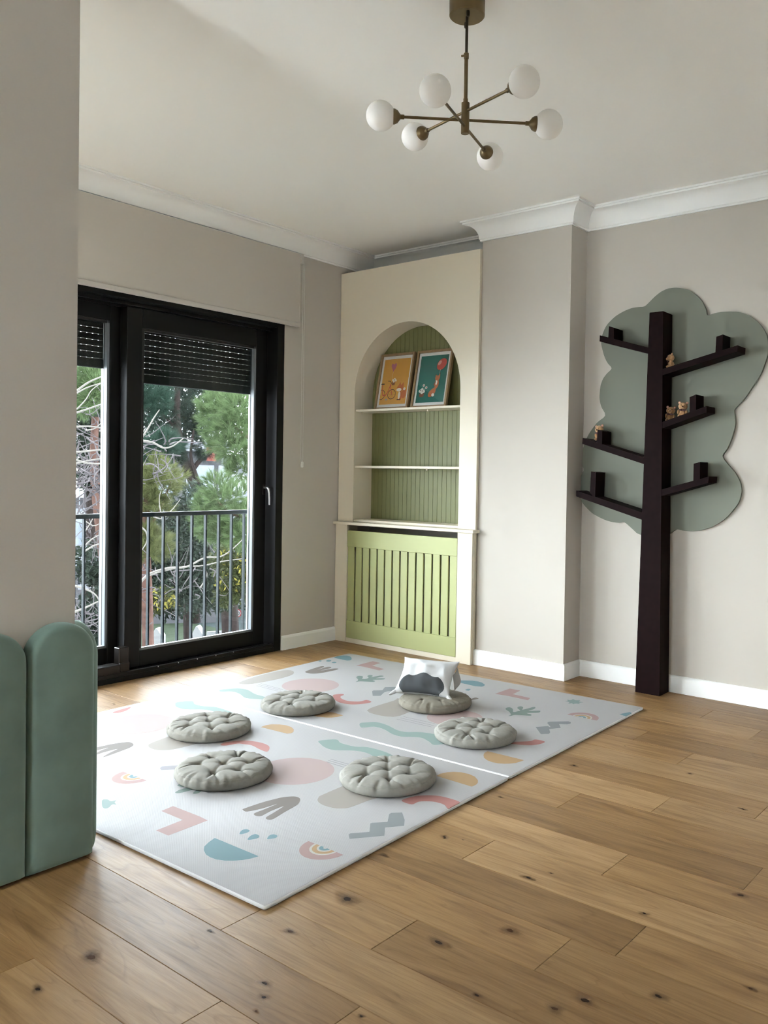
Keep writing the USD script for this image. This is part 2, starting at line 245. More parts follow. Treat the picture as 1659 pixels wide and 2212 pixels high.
MOTIFS=[
 ('L','pink',[(1.788,-2.85),(1.781,-2.798),(1.926,-2.793),(1.976,-2.796),(1.979,-2.953),(1.915,-2.955),(1.909,-2.848)]),
 ('half','blue',[(2.108,-2.867),(2.12,-2.9),(2.135,-2.928),(2.156,-2.945),(2.186,-2.959),(2.212,-2.962),(2.238,-2.959),(2.264,-2.947),(2.284,-2.93),(2.3,-2.912),(2.312,-2.887),(2.318,-2.862)]),
 ('drop','blue',[(2.144,-2.796),(2.127,-2.773),(2.131,-2.758),(2.147,-2.757),(2.154,-2.768),(2.153,-2.786)]),
 ('drop','blue',[(2.198,-2.807),(2.183,-2.783),(2.184,-2.764),(2.202,-2.763),(2.213,-2.775),(2.21,-2.793)]),
 ('drop','blue',[(2.242,-2.763),(2.227,-2.741),(2.231,-2.726),(2.249,-2.726),(2.256,-2.74),(2.25,-2.755)]),
 ('claw','brown',[(1.993,-2.66),(1.988,-2.65),(1.992,-2.578),(2.002,-2.524),(2.013,-2.488),(2.036,-2.46),(2.058,-2.457),(2.077,-2.468),(2.1,-2.498),(2.109,-2.527),(2.12,-2.582),(2.135,-2.651),(2.108,-2.655),(2.094,-2.605),(2.076,-2.545),(2.076,-2.606),(2.083,-2.658),(2.05,-2.659),(2.047,-2.609),(2.043,-2.546),(2.035,-2.609),(2.017,-2.661)]),
 ('zig','slate',[(2.419,-2.569),(2.416,-2.559),(2.456,-2.509),(2.412,-2.457),(2.413,-2.449),(2.448,-2.41),(2.408,-2.356),(2.406,-2.343),(2.433,-2.316),(2.481,-2.359),(2.511,-2.397),(2.471,-2.449),(2.513,-2.499),(2.444,-2.591)]),
 ('rbow','',[(2.355,-2.688),(2.51,-2.687)]),
 ('arc','red',[(2.364,-2.237),(2.359,-2.208),(2.378,-2.157),(2.424,-2.116),(2.475,-2.104),(2.534,-2.112),(2.538,-2.182),(2.503,-2.164),(2.468,-2.163),(2.441,-2.174),(2.414,-2.201),(2.411,-2.237)]),
 ('tomb','taupe',[(2.131,-2.433),(2.111,-2.409),(2.103,-2.383),(2.097,-2.246),(2.098,-2.132),(2.273,-2.195),(2.268,-2.315),(2.262,-2.402),(2.247,-2.426),(2.224,-2.442),(2.192,-2.448),(2.161,-2.446)]),
 ('half','orange',[(2.299,-1.952),(2.295,-1.923),(2.306,-1.891),(2.322,-1.871),(2.349,-1.855),(2.384,-1.851),(2.418,-1.859),(2.45,-1.883),(2.466,-1.906),(2.473,-1.927),(2.472,-1.954)]),
 ('circ','pink2',[(1.931,-2.158),(1.736,-2.383),(1.719,-2.17),(1.961,-2.381)]),
 ('lines','',[(1.847,-2.085),(1.95,-2.08),(1.851,-2.102),(1.953,-2.098),(1.856,-2.119),(1.958,-2.118)]),
 ('wave','mint',[(1.633,-1.946),(1.677,-1.884),(1.726,-1.906),(1.807,-1.901),(1.849,-1.873),(1.91,-1.866),(1.975,-1.872),(2.024,-1.895),(1.995,-1.952),(1.909,-1.929),(1.845,-1.941),(1.773,-1.992),(1.72,-1.993),(1.674,-1.975)]),
 ('coral','sage',[(1.623,-2.67),(1.617,-2.645),(1.641,-2.629),(1.673,-2.635),(1.69,-2.62),(1.706,-2.582),(1.752,-2.572),(1.774,-2.606),(1.763,-2.625),(1.747,-2.621),(1.711,-2.619),(1.737,-2.646),(1.747,-2.67),(1.733,-2.681),(1.709,-2.645),(1.701,-2.677),(1.695,-2.71),(1.678,-2.718),(1.667,-2.69),(1.67,-2.655),(1.644,-2.669)]),
 ('bar','slate2',[(1.412,-2.604),(1.4,-2.587),(1.433,-2.544),(1.474,-2.503),(1.506,-2.532),(1.472,-2.571),(1.435,-2.613)]),
 ('rbow','',[(1.339,-2.72),(1.492,-2.715)]),
 ('splat','sage2',[(1.545,-2.929),(1.553,-2.914),(1.578,-2.915),(1.583,-2.899),(1.598,-2.913),(1.618,-2.919),(1.607,-2.928),(1.623,-2.951),(1.621,-2.964),(1.596,-2.959)]),
 ('claw','brown',[(0.991,-2.671),(0.993,-2.6),(1.001,-2.553),(1.014,-2.52),(1.03,-2.5),(1.069,-2.505),(1.094,-2.534),(1.109,-2.589),(1.126,-2.678),(1.099,-2.64),(1.073,-2.582),(1.07,-2.644),(1.078,-2.699),(1.044,-2.646),(1.03,-2.598),(1.026,-2.636),(1.02,-2.688)]),
 ('circ','pink2',[(0.889,-2.186),(0.73,-2.444),(0.684,-2.235),(0.967,-2.409)]),
 ('tomb','taupe',[(1.131,-2.473),(1.115,-2.453),(1.103,-2.414),(1.086,-2.329),(1.082,-2.248),(1.262,-2.222),(1.265,-2.322),(1.258,-2.416),(1.241,-2.459),(1.206,-2.483),(1.166,-2.486)]),
 ('wave','mint',[(0.672,-2.019),(0.634,-1.982),(0.675,-1.922),(0.729,-1.946),(0.793,-1.941),(0.852,-1.911),(0.929,-1.91),(1.013,-1.924),(0.999,-1.979),(0.902,-1.964),(0.843,-1.978),(0.777,-2.031),(0.711,-2.036)]),
 ('half','orange',[(1.283,-1.982),(1.278,-1.948),(1.287,-1.919),(1.315,-1.898),(1.349,-1.886),(1.39,-1.889),(1.426,-1.907),(1.452,-1.934),(1.458,-1.954),(1.449,-1.969)]),
 ('arc','red',[(1.354,-2.266),(1.343,-2.231),(1.37,-2.173),(1.4,-2.15),(1.44,-2.135),(1.484,-2.131),(1.524,-2.14),(1.557,-2.166),(1.574,-2.194),(1.536,-2.195),(1.464,-2.182),(1.427,-2.192),(1.396,-2.207),(1.381,-2.254)]),
 ('blob','red',[(0.56,-2.297),(0.544,-2.244),(0.54,-2.188),(0.574,-2.226),(0.587,-2.264),(0.583,-2.294)]),
 ('wave','mint',[(0.623,-1.703),(0.595,-1.675),(0.638,-1.602),(0.702,-1.586),(0.798,-1.615),(0.87,-1.618),(0.937,-1.625),(0.941,-1.669),(0.904,-1.663),(0.829,-1.698),(0.74,-1.667),(0.67,-1.661)]),
 ('tomb','taupe',[(0.538,-1.509),(0.496,-1.331),(0.491,-1.186),(0.513,-1.125),(0.558,-1.125),(0.604,-1.163),(0.629,-1.218),(0.639,-1.315),(0.628,-1.441),(0.596,-1.513)]),
 ('lines','',[(0.647,-1.446),(0.84,-1.455),(0.654,-1.47),(0.841,-1.473),(0.666,-1.493),(0.847,-1.495)]),
 ('circ','pink2',[(0.998,-1.18),(0.784,-1.412),(0.759,-1.174),(0.985,-1.392)]),
 ('claw','brown',[(0.633,-1.095),(0.607,-1.051),(0.585,-0.924),(0.612,-0.923),(0.635,-1.004),(0.626,-0.905),(0.661,-0.911),(0.666,-1.007),(0.687,-0.91),(0.72,-0.912),(0.715,-1.034),(0.687,-1.09)]),
 ('half','blue',[(0.471,-0.701),(0.459,-0.665),(0.458,-0.635),(0.468,-0.61),(0.489,-0.596),(0.523,-0.601),(0.559,-0.626),(0.59,-0.659),(0.6,-0.681),(0.59,-0.7)]),
 ('drop','blue',[(0.467,-0.832),(0.463,-0.811),(0.481,-0.815),(0.487,-0.835)]),
 ('drop','blue',[(0.503,-0.8),(0.491,-0.766),(0.517,-0.766),(0.53,-0.799)]),
 ('drop','blue',[(0.563,-0.809),(0.557,-0.78),(0.582,-0.786),(0.582,-0.806)]),
 ('L','pink',[(0.729,-0.763),(0.722,-0.604),(0.792,-0.609),(0.802,-0.697),(0.922,-0.719),(0.922,-0.765),(0.78,-0.755)]),
 ('coral','sage',[(1.015,-1.066),(1.006,-1.041),(0.983,-1.013),(0.944,-0.986),(0.925,-0.952),(0.943,-0.939),(0.966,-0.953),(0.982,-0.98),(1.001,-0.984),(1.008,-0.965),(0.996,-0.938),(0.969,-0.92),(0.96,-0.894),(0.975,-0.885),(0.994,-0.902),(1.005,-0.926),(1.012,-0.864),(1.032,-0.85),(1.043,-0.87),(1.036,-0.924),(1.072,-0.895),(1.09,-0.9),(1.089,-0.921),(1.054,-0.965),(1.079,-0.975),(1.087,-0.996),(1.053,-1.019),(1.022,-1.039)]),
 ('zig','slate',[(1.224,-1.156),(1.218,-1.139),(1.252,-1.104),(1.216,-1.042),(1.27,-0.985),(1.305,-0.943),(1.344,-1.011),(1.32,-1.043),(1.286,-1.1),(1.288,-1.128),(1.322,-1.197),(1.292,-1.225)]),
 ('arc','red',[(1.129,-1.36),(1.123,-1.34),(1.142,-1.305),(1.163,-1.312),(1.174,-1.348),(1.204,-1.373),(1.238,-1.384),(1.276,-1.384),(1.319,-1.352),(1.323,-1.308),(1.368,-1.318),(1.366,-1.364),(1.328,-1.42),(1.262,-1.436),(1.189,-1.41)]),
 ('half','orange',[(1.292,-1.672),(1.324,-1.598),(1.368,-1.589),(1.433,-1.592),(1.433,-1.627),(1.418,-1.655),(1.399,-1.672),(1.356,-1.69),(1.32,-1.686)]),
 ('tomb','taupe',[(1.461,-1.452),(1.439,-1.221),(1.436,-1.172),(1.632,-1.198),(1.628,-1.266),(1.634,-1.449)]),
 ('wave','mint',[(1.586,-1.635),(1.603,-1.6),(1.64,-1.568),(1.711,-1.574),(1.789,-1.6),(1.839,-1.595),(1.875,-1.563),(1.912,-1.544),(1.98,-1.535),(2.062,-1.575),(2.085,-1.591),(2.053,-1.655),(2.008,-1.635),(1.947,-1.614),(1.904,-1.635),(1.865,-1.661),(1.81,-1.659),(1.738,-1.631),(1.672,-1.63),(1.639,-1.678)]),
 ('circ','pink2',[(1.967,-1.169),(1.77,-1.354),(1.786,-1.143),(1.945,-1.373)]),
 ('lines','',[(1.668,-1.413),(1.857,-1.404),(1.671,-1.44),(1.872,-1.432),(1.674,-1.467),(1.876,-1.456)]),
 ('coral','sage',[(1.973,-0.971),(1.959,-0.945),(1.968,-0.925),(1.996,-0.941),(2.024,-0.982),(2.035,-0.98),(2.037,-0.956),(2.04,-0.939),(2.005,-0.912),(1.994,-0.884),(2.003,-0.87),(2.022,-0.883),(2.041,-0.918),(2.055,-0.839),(2.071,-0.845),(2.078,-0.877),(2.075,-0.917),(2.113,-0.877),(2.125,-0.886),(2.128,-0.913),(2.09,-0.957),(2.118,-0.963),(2.127,-0.983),(2.085,-1.009),(2.061,-1.025),(2.057,-1.05),(2.047,-1.059),(2.045,-1.034),(2.01,-0.995)]),
 ('L','pink',[(1.757,-0.751),(1.754,-0.601),(1.823,-0.6),(1.833,-0.693),(1.947,-0.698),(1.963,-0.744),(1.835,-0.741)]),
 ('splat','sage2',[(2.12,-0.629),(2.129,-0.614),(2.115,-0.596),(2.133,-0.589),(2.133,-0.564),(2.152,-0.573),(2.173,-0.56),(2.18,-0.585),(2.205,-0.584),(2.192,-0.605),(2.205,-0.624),(2.187,-0.631),(2.181,-0.651),(2.169,-0.641),(2.157,-0.658),(2.147,-0.63)]),
 ('rbow','',[(2.416,-0.84),(2.255,-0.842)]),
 ('zig','slate',[(2.248,-1.13),(2.285,-1.079),(2.315,-1.095),(2.257,-1.038),(2.251,-1.022),(2.253,-1.01),(2.319,-0.944),(2.337,-0.951),(2.346,-0.972),(2.339,-0.991),(2.307,-1.014),(2.345,-1.062),(2.313,-1.116),(2.343,-1.156),(2.351,-1.18),(2.325,-1.209)]),
 ('arc','red',[(2.243,-1.401),(2.28,-1.4),(2.318,-1.362),(2.345,-1.327),(2.349,-1.294),(2.397,-1.293),(2.399,-1.335),(2.386,-1.364),(2.369,-1.385),(2.314,-1.414),(2.263,-1.421)]),
 ('half','orange',[(2.279,-1.572),(2.281,-1.597),(2.295,-1.625),(2.317,-1.652),(2.346,-1.669),(2.374,-1.674),(2.4,-1.67),(2.422,-1.658),(2.439,-1.641),(2.453,-1.618),(2.458,-1.591),(2.46,-1.566)]),
 ('half','blue',[(1.409,-0.676),(1.437,-0.635),(1.491,-0.594),(1.528,-0.587),(1.563,-0.596),(1.601,-0.624),(1.614,-0.652),(1.612,-0.672),(1.575,-0.687)]),
 ('drop','blue',[(1.588,-0.794),(1.582,-0.765),(1.598,-0.758),(1.61,-0.792)]),
 ('tri','blue',[(2.45,-0.661),(2.474,-0.591),(2.497,-0.611),(2.5,-0.679)]),
 ('claw','brown',[(1.726,-0.95),(1.721,-0.891),(1.737,-0.886),(1.748,-0.896),(1.74,-0.934)]),
]
CROWN=[(2.433,2.263),(2.473,2.253),(2.501,2.242),(2.528,2.221),(2.555,2.197),(2.575,2.172),(2.589,2.148),(2.601,2.122),(2.609,2.093),(2.648,2.099),(2.68,2.102),(2.712,2.101),(2.743,2.098),(2.775,2.093),(2.806,2.082),(2.837,2.066),(2.868,2.041),(2.893,2.015),(2.911,1.988),(2.924,1.963),(2.932,1.938),(2.936,1.901),(2.935,1.859),(2.927,1.826),(2.916,1.793),(2.902,1.757),(2.881,1.721),(2.858,1.686),(2.834,1.65),(2.835,1.644),(2.811,1.619),(2.786,1.594),(2.768,1.572),(2.769,1.55),(2.772,1.528),(2.775,1.5),(2.771,1.472),(2.763,1.441),(2.753,1.409),(2.735,1.366),(2.711,1.325),(2.737,1.284),(2.776,1.241),(2.792,1.216),(2.805,1.191),(2.813,1.163),(2.816,1.135),(2.81,1.104),(2.799,1.072),(2.762,1.021),(2.738,0.994),(2.707,0.968),(2.675,0.949),(2.643,0.933),(2.601,0.919),(2.558,0.911),(2.525,0.91),(2.498,0.911),(2.457,0.915),(2.41,0.882),(2.341,0.87),(2.241,0.875),(2.197,0.903),(2.145,0.94),(2.108,0.936),(2.07,0.938),(2.032,0.945),(1.994,0.958),(1.963,0.971),(1.932,0.987),(1.884,1.027),(1.863,1.054),(1.851,1.082),(1.841,1.11),(1.838,1.131),(1.84,1.159),(1.845,1.188),(1.871,1.237),(1.863,1.269),(1.86,1.293),(1.86,1.321),(1.862,1.349),(1.868,1.381),(1.879,1.412),(1.896,1.447),(1.92,1.482),(1.958,1.526),(2.007,1.564),(1.983,1.612),(1.971,1.647),(1.967,1.681),(1.967,1.688),(1.972,1.736),(1.979,1.76),(1.99,1.784),(2.013,1.811),(2.042,1.839),(2.019,1.868),(2.003,1.893),(1.989,1.925),(1.979,1.957),(1.972,1.985),(1.971,2.012),(1.977,2.039),(1.991,2.072),(2.007,2.097),(2.028,2.117),(2.058,2.14),(2.094,2.158),(2.131,2.171),(2.167,2.179),(2.204,2.18),(2.24,2.18),(2.268,2.2),(2.295,2.223),(2.319,2.24),(2.344,2.254),(2.378,2.264),(2.405,2.265)]
BRANCH=[[(2.026,2.017),(2.323,1.918),(2.323,1.884),(2.025,1.982)],[(1.928,1.427),(2.308,1.311),(2.308,1.273),(1.927,1.393)],[(1.894,1.119),(2.304,1.004),(2.302,0.963),(1.893,1.085)],[(2.395,1.794),(2.82,1.896),(2.818,1.864),(2.396,1.759)],[(2.402,1.5),(2.663,1.587),(2.664,1.554),(2.402,1.465)],[(2.41,1.129),(2.685,1.214),(2.682,1.179),(2.411,1.093)]]
BLOCK=[[(2.083,2.064),(2.114,2.052),(2.116,1.984),(2.08,1.997)],[(2.024,1.475),(2.054,1.465),(2.054,1.377),(2.02,1.399)],[(1.988,1.232),(2.02,1.227),(2.017,1.078),(1.983,1.108)],[(2.707,1.95),(2.742,1.959),(2.741,1.877),(2.704,1.868)],[(2.569,1.638),(2.604,1.651),(2.606,1.569),(2.571,1.557)],[(2.6,1.281),(2.635,1.29),(2.636,1.199),(2.6,1.187)]]


# ------------------------------------------------------------------ room shell
RH = 2.787; RX = 4.95; RY = -5.25; BX0, BX1, BD = 1.22, 1.855, -.187; ALC = .13
OY0, OY1, OZ = -3.02, -.732, 2.30                 # opening for the balcony door
VY0, VY1, VZ0, VZ1 = -5.05, -3.32, .10, 2.45      # a second window, round the corner of the dividing wall
obj('wall_left', cat_([bx(-.30, 0, OY1, ALC+.2, -.05, RH+.05), bx(-.30, 0, VY1, OY0, -.05, RH+.05), bx(-.30, 0, RY, VY0, -.05, RH+.05), bx(-.30, 0, OY0, OY1, OZ, RH+.05), bx(-.30, 0, VY0, VY1, VZ1, RH+.05), bx(-.30, 0, VY0, VY1, -.05, VZ0)]), 'wall_paint', kind='structure')
w1 = thing('window_1', kind='structure')
for a in (bx(-.18, -.08, VY0, VY0+.06, VZ0, VZ1), bx(-.18, -.08, VY1-.06, VY1, VZ0, VZ1), bx(-.18, -.08, VY0+.06, VY1-.06, VZ0, VZ0+.06), bx(-.18, -.08, VY0+.06, VY1-.06, VZ1-.06, VZ1)): obj('frame', a, 'black_frame', w1)
obj('pane', bx(-.13, -.124, VY0+.06, VY1-.06, VZ0+.06, VZ1-.06), 'pane_glass', w1)
obj('wall_back', cat_([bx(0, BX0, ALC, ALC+.2, -.05, RH+.05), bx(BX1, RX, 0, .2, -.05, RH+.05)]), 'wall_paint', kind='structure')
obj('chimney_breast', bx(BX0, BX1, BD, ALC+.2, -.05, RH+.05), 'wall_paint', kind='structure', label='plain chimney breast wall between alcove and tree shelf')
WX0, WX1, WZ1 = 1.875, 2.30, 2.3                  # glazed door behind the camera
obj('wall_front', cat_([bx(-.3, WX0, RY-.2, RY, -.05, RH+.05), bx(WX1, RX+.2, RY-.2, RY, -.05, RH+.05), bx(WX0, WX1, RY-.2, RY, WZ1, RH+.05)]), 'ceiling_paint', kind='structure')
obj('wall_right', bx(RX, RX+.2, RY, .2, -.05, RH+.05), 'ceiling_paint', kind='structure')
obj('wall_divider', bx(1.665, 1.865, RY, -3.215, -.05, RH+.05), 'wall_paint', kind='structure')
obj('ceiling', bx(-.3, RX+.2, RY-.2, ALC+.2, RH, RH+.12), 'ceiling_paint', kind='structure')
w2 = thing('door_2', kind='structure')
for a in (bx(WX0, WX0+.06, RY-.12, RY-.05, 0, WZ1), bx(WX1-.06, WX1, RY-.12, RY-.05, 0, WZ1), bx(WX0+.06, WX1-.06, RY-.12, RY-.05, 0, .07), bx(WX0+.06, WX1-.06, RY-.12, RY-.05, WZ1-.07, WZ1)):
    obj('frame', a, 'black_frame', w2)
obj('pane', bx(WX0+.06, WX1-.06, RY-.09, RY-.085, .07, WZ1-.07), 'pane_glass', w2)
# crown moulding, mitred at every corner
CW, CH = .1045, .120
arc = [(.018+.070*(1-math.sin(t)), -.104+.082*(1-math.cos(t))) for t in np.linspace(PI/2, 0, 9)][::-1]
arc = [(.018+.070*(1-math.cos(t)), -.104+.082*math.sin(t)) for t in np.linspace(0, PI/2, 9)]
PROF = [(0, -CH), (.013, -CH), (.013, -.111), (.018, -.108)]+arc+[(.094, -.021), (.094, -.011), (CW, -.011), (CW, 0), (0, 0)]
path = [(0, RY), (0, ALC), (BX0, ALC), (BX0, BD), (BX1, BD), (BX1, 0), (RX, 0), (RX, RY)]
def offpt(i, d):
    p = np.array(path[i], float)
    def nrm(a, b): e = np.array(b, float)-np.array(a, float); e /= np.linalg.norm(e); return np.array([e[1], -e[0]])
    n = []
    if i > 0: n.append(nrm(path[i-1], path[i]))
    if i < len(path)-1: n.append(nrm(path[i], path[i+1]))
    return p + d*sum(n)
def sweep(i, prof, base):
    V = []
    for k in (i, i+1):
        V += [(*offpt(k, d), base+z) for d, z in prof]
    n = len(prof); Fc = []
    for j in range(n):
        a, b = j, (j+1) % n; Fc += [(a, a+n, b+n), (a, b+n, b)]
    t = trimesh.Trimesh(np.array(V), np.array(Fc), process=False)
    caps = trimesh.creation.triangulate_polygon(Polygon(prof), engine='earcut')[1]
    t = trimesh.Trimesh(t.vertices, np.vstack([t.faces, caps[:, ::-1], caps+n]), process=False)
    trimesh.repair.fix_normals(t); return t
for i in range(len(path)-1):
    obj('trim_%d' % (i+1), sweep(i, PROF, RH), 'trim_white', kind='structure', smooth=35)
BPROF = [(0, 0), (.016, 0), (.016, .080), (.0125, .090), (.006, .096), (0, .096)]
for i, nm in ((3, 'baseboard_breast'), (4, 'baseboard_return'), (5, 'baseboard_back'), (6, 'baseboard_right')):
    obj(nm, sweep(i, BPROF, 0.), 'trim_white', kind='structure', smooth=50)
for nm, a, b in (('baseboard_left', OY1+.002, -.232), ('baseboard_left_front', VY1, OY0)):
    t = prism([(d, z) for d, z in BPROF], a, b); obj(nm, t, 'trim_white', kind='structure')

# ------------------------------------------------------------------ oak floor: every plank a part
floor = thing('floor', kind='structure', label='oak plank floor with dark knots')
obj('subfloor', bx(-.3, RX+.1, RY-.1, ALC+.1, -.06, -.0155), 'subfloor', floor)
PY0, PW = -3.003, .185
JOINT = {1: 3.284, 2: 3.408, 4: 3.178, 5: 3.541, -3: 2.801, -4: 2.313, -1: 2.555, 0: 2.918, 6: 2.809, 7: 3.087, 11: 2.668, 10: 2.953, 14: 2.768, 13: 3.074, 3: 2.792, -2: 3.056, 8: 3.396, 9: 4.05, 12: 3.6, 15: 3.3, 16: 2.2}
TONE = {(7, 1): 'oak_light', (6, 1): 'oak_dark', (0, 0): 'oak_light', (0, 1): 'oak_dark', (9, 0): 'oak_light', (8, 0): 'oak_dark', (-1, 0): 'oak_mid', (-2, 0): 'oak_dark', (-3, 0): 'oak_mid', (-4, 1): 'oak_light', (2, 0): 'oak_dark', (1, 0): 'oak_mid', (3, 0): 'oak_mid'}
KN = [(2.416, -3.468, 14), (2.443, -3.615, 8), (2.541, -3.208, 5), (2.7, -3.076, 9), (2.824, -3.268, 8), (2.864, -3.304, 7), (2.89, -3.348, 4), (2.694, -2.858, 16), (3.03, -2.869, 12), (3.139, -2.702, 12), (3.235, -2.987, 6), (3.018, -2.419, 8), (3.054, -2.35, 3), (3.375, -2.39, 6), (3.546, -2.114, 10), (3.399, -2.915, 9), (3.437, -2.844, 12), (3.561, -2.721, 9), (3.717, -2.552, 6), (3.334, -1.461, 6), (2.635, -1.454, 7), (3.04, -1.226, 8), (2.597, -1.942, 5), (2.651, -2.355, 7), (2.591, -2.586, 7), (2.711, -2.333, 3), (2.679, -1.071, 3), (2.31, -1.297, 3), (3.082, -3.212, 4), (.08, -1.706, 4), (.387, -2.187, 5)]
rng2 = np.random.default_rng(3)
planks = []
for k in range(-18, 17):
    y0 = PY0+PW*k; y1 = min(y0+PW, ALC-.001)
    j = JOINT.get(k, float(rng2.uniform(1.2, 3.)))
    xs = [j]
    while xs[0] > 0: xs.insert(0, xs[0]-1.95)
    while xs[-1] < RX: xs.append(xs[-1]+1.95)
    i0 = xs.index(j)
    for q in range(len(xs)-1):
        a, b = max(xs[q], -.01), min(xs[q+1], RX)
        if b-a < .03: continue
        m = TONE.get((k, q-i0+1), OAKS[int(rng2.integers(5))])
        p = obj('plank', bx(a+.0003, b-.0003, y0+.0003, y1-.0003, -.015, 0, .0012), m, floor)
        planks.append((a, b, y0, y1, p))
def disc_fade(cx, cy, rx, ry, z, seed, rot=0.):
    n, rings = 22, 6; rg = np.random.default_rng(seed); ph = rg.uniform(0, 6.28, 3); V = [(cx, cy, z)]; fade = [1.]
    for r in range(1, rings+1):
        for t in range(n):
            a = 2*PI*t/n; w = 1+.16*math.sin(2*a+ph[0])+.12*math.sin(3*a+ph[1]); f = r/rings
            V.append((cx+rx*f*w*math.cos(a), cy+ry*f*w*math.sin(a), z)); fade.append((1-f)**1.3)
    Fc = [(0, 1+t, 1+(t+1) % n) for t in range(n)]
    for r in range(rings-1):
        for t in range(n):
            a, b = 1+r*n+t, 1+r*n+(t+1) % n; Fc += [(a, a+n, b+n), (a, b+n, b)]
    return trimesh.Trimesh(np.array(V), np.array(Fc), process=False), fade
for i, (x, y, s) in enumerate(KN):
    own = [p for a, b, c, d, p in planks if a <= x <= b and c <= y <= d]
    if not own: continue
    own = own[0]; s = s*.001
    t, fade = disc_fade(x, y, s*3.4, s*1.9, .00012, i)
    k = usdkit.mesh(stage, numbered(str(own.GetPath())+'/knot_stain'), t, M['knot_stain'], False)
    UsdGeom.PrimvarsAPI(k).CreatePrimvar('fade', Sdf.ValueTypeNames.FloatArray, 'vertex').Set([float(v) for v in fade])
    rg = np.random.default_rng(50+i); a = np.linspace(0, 2*PI, 15)[:-1]; ph = rg.uniform(0, 6.28, 2)
    ring = [(x+s*.85*(1+.16*math.sin(2*t+ph[0])+.1*math.sin(5*t+ph[1]))*math.cos(t), y+s*.5*(1+.16*math.sin(2*t+ph[0])+.1*math.sin(5*t+ph[1]))*math.sin(t)) for t in a]
    obj('knot', cat_([flat(ring, 0, .00022), flat(affinity.scale(Polygon(ring), .6, .6), .0002, .0003)]), 'knot_core' if i % 3 else 'knot_ring', own)

# ------------------------------------------------------------------ balcony door
d1 = thing('door_1', kind='structure', label='black framed sliding balcony door with two glazed leaves')
obj('jamb', bx(-.18, 0, -.791, OY1, 0, OZ, .002), 'black_frame', d1)
obj('jamb', bx(-.18, 0, OY0, OY0+.06, 0, OZ, .002), 'black_frame', d1)
obj('head', bx(-.18, 0, OY0+.06, -.791, 2.155, OZ, .002), 'black_frame', d1)
obj('head_track', cat_([bx(-.085, -.06, OY0+.06, -.791, 2.135, 2.156), bx(-.17, -.163, OY0+.06, -.791, 2.135, 2.156)]), 'black_frame', d1)
obj('threshold', cat_([bx(-.18, 0, OY0+.06, -.791, 0, .030, .002), bx(-.15, -.06, OY0+.06, -.791, .03, .0438), bx(-.24, -.18, OY0+.06, -.791, .028, .0438), bx(-.03, -.004, OY0+.06, -.791, .03, .05, .002)]), 'black_frame', d1)
for y in (-1.668, -1.53, -1.395, -1.257, -1.121): obj('screw', ball((-.006, y, .046), .0042, 1), 'screw_white', d1)
def leaf(x0, x1, ya, yb, za, zb, ga, gb, gza, gzb, nm):
    """one glazed leaf: stiles, rails, beads, pane"""
    L = UsdGeom.Xform.Define(stage, numbered(str(d1.GetPath())+'/'+nm)).GetPrim()
    obj('stile', bx(x0, x1, ya, ga, za, zb, .003), 'black_frame', L); obj('stile', bx(x0, x1, gb, yb, za, zb, .003), 'black_frame', L)
    obj('rail', bx(x0, x1, ga, gb, za, gza, .003), 'black_frame', L); obj('rail', bx(x0, x1, ga, gb, gzb, zb, .003), 'black_frame', L)
    xm = (x0+x1)/2
    obj('bead', bx(xm, x1-.006, gb-.014, gb, gza, gzb), 'bead_grey', L); obj('bead', bx(xm, x1-.006, ga, ga+.014, gza, gzb), 'black_gasket', L)
    obj('bead', bx(xm, x1-.006, ga, gb, gza, gza+.014), 'bead_grey', L); obj('bead', bx(xm, x1-.006, ga, gb, gzb-.014, gzb), 'black_gasket', L)
    obj('pane', bx(xm-.003, xm+.003, ga+.002, gb-.002, gza+.002, gzb-.002), 'pane_tinted', L)
    return L
lf = leaf(-.155, -.09, -1.836, -.80, .044, 2.135, -1.737, -.893, .138, 2.022, 'sliding_leaf')
leaf(-.245, -.175, OY0+.06, -1.79, .044, 2.14, OY0+.16, -1.893, .165, 2.05, 'fixed_leaf')
obj('leaf_seal', bx(-.175, -.155, -1.83, -1.80, .044, 2.135), 'black_gasket', d1)
obj('corner_block', cat_([bx(-.085, -.03, -1.905, -1.842, .05, .185, .004), bx(-.088, -.02, -1.905, -1.842, .03, .10, .004)]), 'black_plastic', d1)
obj('floor_cover', bx(-.09, -.012, OY0+.06, -1.908, .03, .095, .004), 'black_plastic', d1)
hd = obj('handle', cat_([bx(-.09, -.083, -.832, -.806, 1.045, 1.115, .003)]), 'black_plastic', lf)
obj('handle_lever', tube([(-.085, -.819, 1.092), (-.05, -.819, 1.092), (-.044, -.817, 1.086), (-.043, -.812, 1.06), (-.044, -.807, 1.02), (-.045, -.805, .978)], [.008, .008, .008, .0075, .007, .0065], 10), 'satin_steel', lf, smooth=50)
obj('window_sill_1', bx(-.46, -.18, OY0, OY1, -.03, .028, .004), 'facade_white', kind='structure')
obj('trim_9', cat_([bx(-.300, -.18, OY1-.052, OY1, .02, OZ), bx(-.300, -.2, OY0, OY0+.05, .02, OZ)]), 'facade_white', kind='structure')
